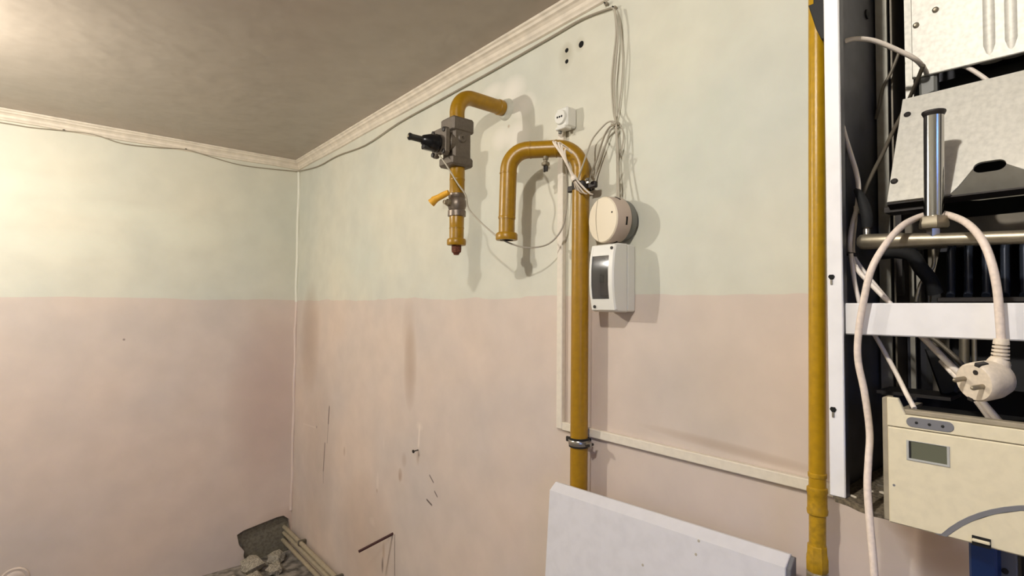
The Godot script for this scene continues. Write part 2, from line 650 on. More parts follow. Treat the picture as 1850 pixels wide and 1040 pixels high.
	for q in [[Vector2(1.1236, 1.8112), 0.35, 0.06], [Vector2(0.8262, 1.7327), 0.3, 0.05], [Vector2(0.9929, 1.5691), 0.3, 0.07], [Vector2(0.5450, 1.6601), 0.25, 0.1]]:
		stain(q[0], q[1], q[2], rgb(224, 226, 210), 0.3)
	stain(Vector2(0.1468, 0.8259), 0.2, 0.5, rgb(178, 150, 138), 0.35)
	stain(Vector2(0.7609, 1.1536), 0.006, 0.006, dark, 0.5)
	stain(Vector2(0.0178, 0.1089), 0.25, 0.14, rgb(168, 140, 122), 0.4)
	var lm := wall_material()
	var notch := []
	for q in [Vector2(0.2226, -0.0024), Vector2(0.2341, 0.0424), Vector2(0.2321, 0.0667), Vector2(0.2562, 0.1008), Vector2(0.2678, 0.1561), Vector2(0.2373, 0.1704), Vector2(0.1584, 0.1842), Vector2(0.0765, 0.1985), Vector2(0.0427, 0.1992), Vector2(0.0136, 0.1748), Vector2(0.0011, 0.1338), Vector2(-0.0026, 0.0978), Vector2(-0.0100, 0.0288), Vector2(-0.0076, 0.0090)]:
		notch.append(Vector2(maxf(q.x, 0.006), q.y))
	var outline := [Vector2(ROOM_Z, 0), Vector2(ROOM_Z, CEIL), Vector2(0, CEIL), Vector2(0, 0), Vector2(notch[13].x, 0)]
	for i in range(12, 0, -1):
		outline.append(notch[i])
	outline.append(Vector2(notch[0].x, 0))
	s = Shape.new()
	var idx := Geometry2D.triangulate_polygon(PackedVector2Array(outline))
	var nx := Vector3(1, 0, 0)
	for i in range(0, idx.size(), 3):
		var v := []
		var u := []
		for k in 3:
			var o: Vector2 = outline[idx[i + k]]
			v.append(Vector3(0, o.y, o.x))
			u.append(Vector2(o.x / ROOM_Z, 1.0 - o.y / CEIL))
		s.tri(v[0], v[1], v[2], nx, nx, nx, u[0], u[1], u[2])
	s.span(Vector3(-th, 0, -th), Vector3(-0.035, CEIL, ROOM_Z))
	s.span(Vector3(-0.035, 0, 0.30), Vector3(-0.002, CEIL, ROOM_Z))
	s.span(Vector3(-0.035, 0.24, -th), Vector3(-0.002, CEIL, 0.30))
	struct("wall_left", s, lm, "left wall painted mint above and pink below, its foot broken open")
	# broken plaster edge and the cement in the hole
	s = Shape.new()
	for i in notch.size() - 1:
		var p0: Vector2 = notch[i]
		var p1: Vector2 = notch[i + 1]
		var d := (p1 - p0).normalized()
		var nn := Vector3(0, -d.x, d.y)
		s.quad(Vector3(0, p0.y, p0.x), Vector3(0, p1.y, p1.x), Vector3(-0.034, p1.y, p1.x), Vector3(-0.034, p0.y, p0.x), nn)
	part("broken_edge", s, M.plaster, get_node("wall_left"))
	s = Shape.new()
	var gn := 12
	var rn := RandomNumberGenerator.new()
	rn.seed = 7
	var hgt := []
	for i in gn + 1:
		var row := []
		for j in gn + 1:
			row.append(Vector3(-0.030 + rn.randf() * 0.007, 0.23 * j / gn - 0.001, 0.012 + 0.28 * i / gn))
		hgt.append(row)
	for i in gn:
		for j in gn:
			var q0: Vector3 = hgt[i][j]
			var q1: Vector3 = hgt[i + 1][j]
			var q2: Vector3 = hgt[i + 1][j + 1]
			var q3: Vector3 = hgt[i][j + 1]
			s.quad(q0, q1, q2, q3, Vector3(1, 0, 0))
	part("cement_corner", Shape.new().span(Vector3(-0.035, -0.001, -0.10), Vector3(-0.0005, 0.25, -0.0005)), M.cement, get_node("wall_left"))
	part("cement_patch", s, M.cement, get_node("wall_left"))

	# ---- right wall with a window, front wall, ceiling, floor
	var wy0 := 0.95
	var wy1 := 1.75
	var wz0 := 1.3
	var wz1 := 2.3
	var x0 := ROOM_X
	var x1 := ROOM_X + th
	s = Shape.new()
	s.span(Vector3(x0, 0, -th), Vector3(x1, wy0, ROOM_Z + th))
	s.span(Vector3(x0, wy0, -th), Vector3(x1, wy1, wz0))
	s.span(Vector3(x0, wy0, wz1), Vector3(x1, wy1, ROOM_Z + th))
	s.span(Vector3(x0, wy1, -th), Vector3(x1, CEIL, ROOM_Z + th))
	struct("wall_right", s, M.mint, "far side wall with a window, out of view")
	struct("wall_front", Shape.new().span(Vector3(-th, 0, ROOM_Z), Vector3(x1, CEIL, ROOM_Z + th)), M.mint, "wall behind the camera")
	var w := Node3D.new()
	w.name = "window_1"
	w.position = Vector3(x0 + 0.04, wy0, wz0)
	w.set_meta("kind", "structure")
	w.set_meta("label", "window with a white frame in the far side wall")
	add_child(w)
	s = Shape.new()
	s.span(Vector3(x0 + 0.02, wy0, wz0), Vector3(x0 + 0.08, wy0 + 0.05, wz1), 0.004)
	s.span(Vector3(x0 + 0.02, wy1 - 0.05, wz0), Vector3(x0 + 0.08, wy1, wz1), 0.004)
	s.span(Vector3(x0 + 0.02, wy0 + 0.05, wz0), Vector3(x0 + 0.08, wy1 - 0.05, wz0 + 0.05), 0.004)
	s.span(Vector3(x0 + 0.02, wy0 + 0.05, wz1 - 0.05), Vector3(x0 + 0.08, wy1 - 0.05, wz1), 0.004)
	part("window_frame", s, M.frame, w)
	part("pane", Shape.new().span(Vector3(x0 + 0.048, wy0 + 0.05, wz0 + 0.05), Vector3(x0 + 0.052, wy1 - 0.05, wz1 - 0.05)), M.glass, w)
	struct("ceiling", Shape.new().span(Vector3(-th, CEIL, -th), Vector3(x1, CEIL + 0.12, ROOM_Z + th)), M.ceiling, "glossy painted taupe ceiling")
	struct("floor", Shape.new().span(Vector3(-th, -0.12, -th), Vector3(x1, -0.0015, ROOM_Z + th)), M.floor, "dirty bare cement floor")
	# cornices, mitred in the corner
	var prof := [Vector2(0.0005, -0.0005), Vector2(0.034, -0.0005), Vector2(0.034, -0.007), Vector2(0.029, -0.010), Vector2(0.026, -0.016), Vector2(0.020, -0.019), Vector2(0.014, -0.025), Vector2(0.013, -0.034), Vector2(0.009, -0.039), Vector2(0.007, -0.044), Vector2(0.0005, -0.046)]
	var sa := Shape.new()
	var sb := Shape.new()
	for i in prof.size() - 1:
		var p0: Vector2 = prof[i]
		var p1: Vector2 = prof[i + 1]
		var d := (p1 - p0).normalized()
		var nn := Vector2(-d.y, d.x)
		if nn.dot(Vector2(1, -1)) < 0.0:
			nn = -nn
		# bodies follow the small waves of the hand-fixed moulding
		var segs := 24
		for k in segs:
			var t0 := float(k) / segs
			var t1 := float(k + 1) / segs
			var pos := func(t: float, pp: Vector2) -> Array:
				var l := lerpf(pp.x, ROOM_X, t)
				var l2 := lerpf(pp.x, ROOM_Z, t)
				var wob := 0.0016 * sin(t * 41.0) * clampf(-pp.y * 60.0, 0.0, 1.0)
				return [Vector3(l, CEIL + pp.y + wob, pp.x), Vector3(pp.x, CEIL + pp.y + wob, l2)]
			var A: Array = pos.call(t0, p0)
			var B: Array = pos.call(t0, p1)
			var C: Array = pos.call(t1, p1)
			var D: Array = pos.call(t1, p0)
			sa.quad(A[0], B[0], C[0], D[0], Vector3(0, nn.y, nn.x))
			sb.quad(A[1], B[1], C[1], D[1], Vector3(nn.x, nn.y, 0))
	struct("trim_1", sa, M.cornice, "stepped off-white cornice above the pipe wall")
	struct("trim_2", sb, M.cornice, "stepped off-white cornice above the left wall")
	# the white bead of filler that runs down the corner
	var bead := []
	for k in 24:
		bead.append(Vector3(0.004 + 0.002 * sin(k * 2.1), lerpf(2.05, 0.22, k / 23.0), 0.004 + 0.002 * cos(k * 1.7)))
	var bs := Shape.new()
	bs.sweep(bead.slice(0, 10), 0.008, 8)
	struct("trim_3", bs, mat(rgb(226, 224, 210), 0.5), "bead of mint painted filler up the corner")
	bs = Shape.new()
	bs.sweep(bead.slice(9, 24), 0.008, 8)
	struct("trim_4", bs, mat(rgb(216, 198, 186), 0.5), "bead of pink painted filler down the corner")
	# round lid painted over, at the foot of the left wall
	var lid := thing("junction_box", "round painted-over junction box lid low on the left wall", "junction box", Vector3(0.0000, 0.1935, 1.0960))
	part("lid", Shape.new().lathe(lid.position, Vector3(1, 0, 0), [Vector2(0.048, 0.001), Vector2(0.048, 0.006), Vector2(0.044, 0.010), Vector2(0.034, 0.008), Vector2(0.030, 0.011), Vector2(0.020, 0.014), Vector2(0, 0.015)], 32), M.pink, lid)
	part("screw", Shape.new().lathe(lid.position + Vector3(0.015, 0.0, 0), Vector3(1, 0, 0), [Vector2(0.005, -0.001), Vector2(0.005, 0.002), Vector2(0, 0.003)], 12), M.pink, lid)


func rock(c: Vector3, s: Vector3, rn: RandomNumberGenerator) -> Shape:
	var sh := Shape.new()
	var nlat := 5
	var nlon := 8
	var g := []
	for i in nlat + 1:
		var row := []
		var th := PI * i / nlat
		for j in nlon:
			var ph := TAU * j / nlon
			var k := 0.75 + rn.randf() * 0.45
			if i == 0 or i == nlat:
				k = 0.85
			row.append(c + Vector3(sin(th) * cos(ph) * s.x, cos(th) * s.y, sin(th) * sin(ph) * s.z) * k)
		g.append(row)
	for i in nlat:
		for j in nlon:
			var j2 := (j + 1) % nlon
			for t in [[g[i][j], g[i + 1][j], g[i + 1][j2]], [g[i][j], g[i + 1][j2], g[i][j2]]]:
				var nn: Vector3 = (t[1] - t[0]).cross(t[2] - t[0])
				if nn.length() < 1e-9:
					continue
				nn = nn.normalized()
				if nn.dot((t[0] + t[1] + t[2]) / 3.0 - c) < 0.0:
					nn = -nn
				sh.tri(t[0], t[1], t[2], nn, nn, nn)
	return sh


func build_corner() -> void:
	var rn := RandomNumberGenerator.new()
	rn.seed = 12
	# broken cement on the floor of the corner
	var lumps := [
		[Vector3(0.10, 0.030, 0.22), Vector3(0.06, 0.040, 0.06), "pale lump of broken plaster in the corner, largest of the rubble"],
		[Vector3(0.075, 0.022, 0.10), Vector3(0.05, 0.030, 0.05), "grey lump of cement close to the corner under the heating pipes"],
		[Vector3(0.19, 0.018, 0.14), Vector3(0.045, 0.026, 0.04), "small cement lump lying in front of the heating pipes"],
		[Vector3(0.23, 0.020, 0.25), Vector3(0.05, 0.026, 0.05), "cement lump farthest from both walls in the rubble"],
		[Vector3(0.17, 0.014, 0.33), Vector3(0.035, 0.020, 0.04), "smallest lump of the rubble at the edge of view"]]
	for l in lumps:
		single("rubble_lump", rock(l[0], l[1], rn), M.rubble, l[2], "rubble", l[0] - Vector3(0, l[1].y * 0.75, 0), "rubble in the corner")
	# three painted heating pipes along the back wall
	var ys := [0.128, 0.098, 0.062]
	var lab := ["topmost of three thin cream heating pipes low along the pipe wall", "middle one of three thin cream heating pipes low along the pipe wall", "lowest of three thin cream heating pipes low along the pipe wall"]
	for k in 3:
		var y: float = ys[k]
		var z := 0.028 if k < 2 else 0.034
		var t := thing("heating_pipe", lab[k], "pipe", Vector3(0.0, y, z), "heating pipes along the wall")
		part("tube", Shape.new().sweep([Vector3(-0.028, y, z), Vector3(0.8, y, z), Vector3(1.9, y, z)], 0.011, 14), M.pipe_paint, t)
		for x in [0.22, 0.68, 1.5]:
			if k == 0:
				part("clip", Shape.new().span(Vector3(x, y - 0.013, 0.001), Vector3(x + 0.014, y + 0.014, z + 0.013), 0.003), M.brown_grey, t)
	# steel rod sticking out of the wall
	single("steel_rod", Shape.new().sweep([Vector3(1.1362, 0.4589, -0.0100), Vector3(1.0762, 0.3995, 0.1100)], 0.005, 10), M.rod, "thin rusty steel rod sticking out of the pink wall", "rod", Vector3(1.1547, 0.4673, 0.0000))
	# nail and drill holes
	var nl := Vector3(1.3073, 0.8044, 0.0000)
	var t := thing("wall_nail", "black nail in the pink wall below a white streak", "nail", nl)
	part("shank", Shape.new().sweep([nl - Vector3(0, 0, 0.01), nl + Vector3(0.004, -0.002, 0.02)], 0.0022, 8), M.dark_steel, t)
	part("head", Shape.new().lathe(nl + Vector3(0.004, -0.002, 0.02), Vector3(0.2, -0.1, 1), [Vector2(0, 0), Vector2(0.006, 0), Vector2(0.006, 0.002), Vector2(0, 0.003)], 12), M.dark_steel, t)
	var hs := [[Vector3(2.0337, 1.9840, 0.0000), 0.0052, "upper of two small drill holes in the mint wall"], [Vector3(2.0339, 1.9545, 0.0000), 0.005, "lower of two small drill holes in the mint wall"], [Vector3(2.0844, 1.9812, 0.0000), 0.0075, "largest drill hole in the mint wall, right of the two small ones"]]
	for h in hs:
		var o: Vector3 = h[0]
		single("drill_hole", Shape.new().lathe(o, Vector3(0, 0, 1), [Vector2(0, 0.0006), Vector2(h[1] * 0.8, 0.0006), Vector2(h[1], 0.0012), Vector2(h[1] * 1.15, 0.0)], 16), M.hole, h[2], "hole", o, "drill holes in the mint wall")


func clip_at(o: Vector3, n: Vector3, label: String) -> void:
	var t := thing("cable_clip", label, "clip", o, "cable clips under the cornice")
	part("saddle", Shape.new().box(o + n * 0.007, Vector3(0.010, 0.007, 0.010), 0.002), M.cable, t)
	part("pin", Shape.new().sweep([o - n * 0.004, o + n * 0.016], 0.0018, 6), M.dark_steel, t)


func build_cables() -> void:
	# cable sagging along both cornices
	var left := [Vector3(0.0080, 2.0449, 1.1973), Vector3(0.0080, 2.0452, 1.1050), Vector3(0.0080, 2.0546, 0.9987), Vector3(0.0080, 2.0600, 0.8953), Vector3(0.0080, 2.0409, 0.7953), Vector3(0.0080, 2.0485, 0.6689), Vector3(0.0080, 2.0623, 0.5456), Vector3(0.0080, 2.0474, 0.4381), Vector3(0.0080, 2.0312, 0.3118), Vector3(0.0080, 2.0346, 0.1783)]
	var back := [Vector3(0.2992, 2.0191, 0.0080), Vector3(0.5455, 2.0206, 0.0080), Vector3(0.8447, 2.0026, 0.0080), Vector3(1.1383, 2.0226, 0.0080), Vector3(1.4168, 2.0263, 0.0080), Vector3(1.7013, 2.0300, 0.0080), Vector3(1.9708, 2.0363, 0.0080), Vector3(2.0915, 2.0400, 0.0080), Vector3(2.1895, 2.0281, 0.0080)]
	var path: Array = [Vector3(0.008, 2.045, 1.9), Vector3(0.008, 2.04, 1.5)]
	path.append_array(left)
	path.append(Vector3(0.014, 2.043, 0.045))
	path.append(Vector3(0.05, 2.043, 0.012))
	path.append_array(back)
	single("cornice_cable", Shape.new().sweep(smooth(path, 4), 0.0024, 8), M.cable, "grey cable sagging along the cornice round the room corner", "cable", Vector3(0.01, 2.04, 0.01))
	clip_at(Vector3(-0.0000, 2.0566, 0.9987), Vector3(1, 0, 0), "cable clip under the left cornice, nearer the camera")
	clip_at(Vector3(-0.0000, 2.0643, 0.5444), Vector3(1, 0, 0), "cable clip under the left cornice, nearer the corner")
	clip_at(Vector3(2.1726, 2.0451, 0.0000), Vector3(0, 0, 1), "cable clip touching the cornice where the cables turn down")
	clip_at(Vector3(2.1980, 2.0247, 0.0000), Vector3(0, 0, 1), "cable clip from which the grey cables hang")
	# cables hanging to the detector
	var t := thing("hanging_cable", "left one of the grey cables hanging from the cornice to the detector", "cable", Vector3(2.1995, 2.0204, 0.0100), "hanging cables")
	part("sheath", Shape.new().sweep(smooth([Vector3(2.1928, 2.0252, 0.0120), Vector3(2.2011, 2.0136, 0.0120), Vector3(2.2062, 1.9583, 0.0120), Vector3(2.1980, 1.8949, 0.0120), Vector3(2.1932, 1.8435, 0.0120), Vector3(2.1983, 1.7758, 0.0120), Vector3(2.2114, 1.7415, 0.0200), Vector3(2.2148, 1.6914, 0.0200), Vector3(2.2165, 1.6394, 0.0200), Vector3(2.2247, 1.5571, 0.0300)]), 0.0022, 8), M.grey_cable, t)
	t = thing("hanging_cable", "middle grey cable hanging close beside the left one down to the tie", "cable", Vector3(2.2060, 2.0154, 0.0160), "hanging cables")
	part("sheath", Shape.new().sweep(smooth([Vector3(2.2093, 2.0112, 0.0200), Vector3(2.2176, 1.9511, 0.0200), Vector3(2.2128, 1.8873, 0.0200), Vector3(2.2080, 1.8365, 0.0200), Vector3(2.2098, 1.7706, 0.0200), Vector3(2.2187, 1.7380, 0.0270), Vector3(2.2236, 1.6854, 0.0270), Vector3(2.2253, 1.6364, 0.0270), Vector3(2.2343, 1.5574, 0.0360)]), 0.0021, 8), M.grey_cable, t)
	t = thing("hanging_cable", "thin grey cable bowing out right of the other hanging cables", "cable", Vector3(2.2110, 2.0121, 0.0120), "hanging cables")
	part("sheath", Shape.new().sweep(smooth([Vector3(2.2102, 2.0134, 0.0130), Vector3(2.2200, 1.9723, 0.0130), Vector3(2.2266, 1.8977, 0.0130), Vector3(2.2234, 1.8336, 0.0130), Vector3(2.2155, 1.7773, 0.0130), Vector3(2.2074, 1.7442, 0.0130), Vector3(2.2188, 1.7360, 0.0130), Vector3(2.2284, 1.7155, 0.0130), Vector3(2.2268, 1.6901, 0.0130), Vector3(2.2173, 1.6599, 0.0130), Vector3(2.2092, 1.6291, 0.0130)]), 0.0016, 8), M.grey_cable, t)
	# slack loops tied up at the bundle
	t = thing("cable_loop", "slack cable loop tied to the hanging cables, widest arch to the left", "cable", Vector3(2.2082, 1.7424, 0.0200), "slack cable loops")
	part("sheath", Shape.new().sweep(smooth([Vector3(2.2196, 1.7346, 0.0300), Vector3(2.2098, 1.7435, 0.0300), Vector3(2.1934, 1.7439, 0.0300), Vector3(2.1698, 1.7315, 0.0300), Vector3(2.1491, 1.7151, 0.0300), Vector3(2.1621, 1.6796, 0.0600), Vector3(2.1638, 1.6504, 0.0750), Vector3(2.1501, 1.6232, 0.0750), Vector3(2.1384, 1.6091, 0.0700)]), 0.0020, 8), M.grey_cable, t)
	t = thing("cable_loop", "slack cable loop tied to the hanging cables, dark middle strand", "cable", Vector3(2.2082, 1.7398, 0.0200), "slack cable loops")
	part("sheath", Shape.new().sweep(smooth([Vector3(2.2155, 1.7342, 0.0250), Vector3(2.1992, 1.7344, 0.0250), Vector3(2.1842, 1.7198, 0.0250), Vector3(2.1708, 1.6938, 0.0250), Vector3(2.1589, 1.6659, 0.0250), Vector3(2.1450, 1.6419, 0.0250), Vector3(2.1380, 1.6243, 0.0250)]), 0.0022, 8), M.cable, t)
	t = thing("cable_loop", "slack cable loop tied to the hanging cables, inner strand", "cable", Vector3(2.2082, 1.7372, 0.0200), "slack cable loops")
	part("sheath", Shape.new().sweep(smooth([Vector3(2.2098, 1.7333, 0.0180), Vector3(2.1950, 1.7278, 0.0180), Vector3(2.1818, 1.7020, 0.0180), Vector3(2.1666, 1.6735, 0.0180), Vector3(2.1528, 1.6442, 0.0180), Vector3(2.1459, 1.6241, 0.0180)]), 0.0020, 8), M.grey_cable, t)
	single("cable_tie", Shape.new().lathe(Vector3(2.2098, 1.7398, 0.0180), Vector3(0.1, 1, 0), [Vector2(0.009, -0.004), Vector2(0.011, -0.002), Vector2(0.011, 0.002), Vector2(0.009, 0.004)], 14), M.grey_cable, "grey tie holding the hanging cables and their loops together", "cable tie", Vector3(2.2033, 1.7433, 0.0100))


func build_valve() -> void:
	var base := Vector3(1.787, 1.896, 0.0)
	var ax := Vector3(1.789, 0, 0.175)
	var t := thing("gas_valve_line", "yellow gas pipe elbow with a grey solenoid valve and capped ball valve", "gas pipe", base)
	var r := 0.0205
	var pts: Array = [Vector3(1.787, 1.896, -0.02), Vector3(1.787, 1.896, 0.10)]
	pts.append_array(bend(Vector3(1.787, 1.896, 0.0), Vector3(1.787, 1.896, 0.175), Vector3(1.789, 1.6, 0.175), 0.052, 12))
	pts.append(Vector3(1.789, 1.815, 0.175))
	part("elbow_pipe", Shape.new().sweep(pts, r, 24), M.yellow, t)
	part("wall_collar", Shape.new().lathe(base, Vector3(0, 0, 1), [Vector2(0.033, 0.0), Vector2(0.028, 0.010), Vector2(0.023, 0.014), Vector2(0.020, 0.014)], 24), M.mint, t)
	part("weld_ring", Shape.new().lathe(Vector3(1.787, 1.896, 0.016), Vector3(0, 0, 1), [Vector2(0.020, 0.0), Vector2(0.0225, 0.002), Vector2(0.0225, 0.016), Vector2(0.020, 0.018)], 24), M.yellow, t)
	# cast valve body
	var body := Shape.new()
	body.span(Vector3(1.762, 1.700, 0.148), Vector3(1.820, 1.812, 0.206), 0.006)
	body.lathe(Vector3(1.821, 1.765, 0.180), Vector3(1, 0, 0), [Vector2(0.013, -0.004), Vector2(0.013, 0.0), Vector2(0.010, 0.003), Vector2(0.004, 0.003), Vector2(0.004, 0.0), Vector2(0, 0.0)], 20)
	var vb := part("valve_body", body, M.cast, t)
	part("top_flange", Shape.new().span(Vector3(1.759, 1.782, 0.141), Vector3(1.823, 1.822, 0.211), 0.005), M.cast, vb)
	part("bottom_flange", Shape.new().span(Vector3(1.757, 1.690, 0.142), Vector3(1.822, 1.716, 0.214), 0.005), M.cast, vb)
	part("bonnet", Shape.new().lathe(Vector3(1.792, 1.752, 0.200), Vector3(0, 0, 1), [Vector2(0.030, 0), Vector2(0.030, 0.014), Vector2(0.024, 0.02), Vector2(0.024, 0.026)], 20), M.cast, vb)
	# square mounting plate with screws
	var pc := Vector3(1.793, 1.748, 0.224)
	var pl := part("mounting_plate", Shape.new().prism([Vector2(-0.034, -0.030), Vector2(-0.028, -0.037), Vector2(-0.018, -0.037), Vector2(-0.010, -0.030), Vector2(0.010, -0.030), Vector2(0.018, -0.037), Vector2(0.028, -0.037), Vector2(0.034, -0.030), Vector2(0.034, 0.030), Vector2(0.028, 0.037), Vector2(-0.028, 0.037), Vector2(-0.034, 0.030)], pc, Vector3(1, 0, 0), Vector3(0, 1, 0), Vector3(0, 0, 1), 0.013, 0.002), M.cast, t)
	for k in [[-1, -1], [1, -1], [1, 1], [-1, 1]]:
		part("screw", Shape.new().lathe(pc + Vector3(k[0] * 0.026, k[1] * 0.029, 0.013), Vector3(0, 0, 1), [Vector2(0.0065, 0), Vector2(0.0065, 0.003), Vector2(0.0045, 0.004), Vector2(0.0, 0.004)], 12), M.dark_steel, pl)
	# black connector that points out of the wall
	var k0 := Vector3(1.790, 1.745, 0.237)
	var cn := part("connector", Shape.new().lathe(k0, Vector3(0, 0.02, 1), [Vector2(0.020, 0.0), Vector2(0.024, 0.003), Vector2(0.024, 0.010), Vector2(0.021, 0.014), Vector2(0.021, 0.024), Vector2(0.018, 0.032), Vector2(0.013, 0.046), Vector2(0.0085, 0.050), Vector2(0.0085, 0.080), Vector2(0.0095, 0.082), Vector2(0.0095, 0.086), Vector2(0.006, 0.089), Vector2(0, 0.088)], 20), M.black_gloss, t)
	part("lug", Shape.new().box(k0 + Vector3(0.0, -0.017, 0.030), Vector3(0.014, 0.012, 0.034), 0.002), M.black_gloss, cn)
	part("contact", Shape.new().lathe(k0 + Vector3(0, 0.002, 0.088), Vector3(0, 0.02, 1), [Vector2(0.004, 0), Vector2(0.004, 0.002), Vector2(0, 0.002)], 10), M.dull_steel, cn)
	# lower pipe, ball valve, cap
	var x := 1.792
	part("upper_nipple", Shape.new().lathe(Vector3(x, 0, 0.175), Vector3.UP, [Vector2(0.0205, 1.596), Vector2(0.0205, 1.655), Vector2(0.0212, 1.656), Vector2(0.0212, 1.66), Vector2(0.0205, 1.661), Vector2(0.0205, 1.695)], 28), M.yellow, t)
	var bv := part("ball_valve", Shape.new().lathe(Vector3(x, 0, 0.175), Vector3.UP, [Vector2(0.018, 1.556), Vector2(0.0245, 1.558), Vector2(0.0245, 1.572), Vector2(0.022, 1.575), Vector2(0.0255, 1.586), Vector2(0.0255, 1.598), Vector2(0.022, 1.606), Vector2(0.0235, 1.608), Vector2(0.0235, 1.618), Vector2(0.018, 1.621)], 28), M.valve_steel, t)
	part("stem", Shape.new().lathe(Vector3(x, 1.592, 0.195), Vector3(0, 0, 1), [Vector2(0.010, 0), Vector2(0.010, 0.012), Vector2(0.006, 0.014), Vector2(0.006, 0.022), Vector2(0, 0.022)], 8), M.dull_steel, bv)
	var lv := Shape.new()
	var l0 := Vector3(x + 0.014, 1.616, 0.212)
	lv.sweep([l0, l0 + Vector3(-0.012, -0.005, 0.006), l0 + Vector3(-0.026, -0.012, 0.014), l0 + Vector3(-0.040, -0.018, 0.022)], 0.008, 10, [0.007, 0.0085, 0.0085, 0.010])
	part("lever", lv, M.lever, bv)
	part("lever_tip", Shape.new().sweep([l0 + Vector3(-0.034, -0.016, 0.019), l0 + Vector3(-0.044, -0.026, 0.026)], 0.0105, 12, [0.0095, 0.0115]), M.lever, bv)
	part("tail_pipe", Shape.new().lathe(Vector3(x, 0, 0.175), Vector3.UP, [Vector2(0.0195, 1.495), Vector2(0.0195, 1.524), Vector2(0.0203, 1.5245), Vector2(0.0203, 1.527), Vector2(0.0195, 1.528), Vector2(0.0200, 1.558)], 28), M.yellow, t)
	part("cap_nut", Shape.new().lathe(Vector3(x, 0, 0.175), Vector3.UP, [Vector2(0.010, 1.478), Vector2(0.0245, 1.479), Vector2(0.0260, 1.482), Vector2(0.0260, 1.492), Vector2(0.0240, 1.496), Vector2(0.0195, 1.497)], 28), M.yellow, t)
	part("plug", Shape.new().lathe(Vector3(x, 0, 0.175), Vector3.UP, [Vector2(0, 1.452), Vector2(0.007, 1.453), Vector2(0.009, 1.458), Vector2(0.0125, 1.460), Vector2(0.0135, 1.466), Vector2(0.0135, 1.479)], 8), M.rust, t)
	# thin wire that runs from the valve to the bundle on the riser
	single("valve_wire", Shape.new().sweep(smooth([Vector3(1.7945, 1.7139, 0.2360), Vector3(1.8203, 1.6896, 0.2350), Vector3(1.8356, 1.6609, 0.2240), Vector3(1.8561, 1.6282, 0.2150), Vector3(1.8676, 1.6012, 0.2000), Vector3(1.8664, 1.5695, 0.1900), Vector3(1.8823, 1.5456, 0.1800), Vector3(1.9215, 1.5122, 0.1700), Vector3(1.9676, 1.4807, 0.1600), Vector3(1.9940, 1.4644, 0.1300), Vector3(2.0161, 1.4608, 0.1000), Vector3(2.0402, 1.4696, 0.0700), Vector3(2.0588, 1.4959, 0.0500), Vector3(2.0679, 1.5291, 0.0400), Vector3(2.0704, 1.5751, 0.0350), Vector3(2.0768, 1.6218, 0.0400), Vector3(2.0903, 1.6572, 0.0600)]), 0.0021, 8), M.grey_cable, "thin white wire looping from the solenoid valve to the riser pipe", "wire", Vector3(1.7945, 1.7139, 0.2360))


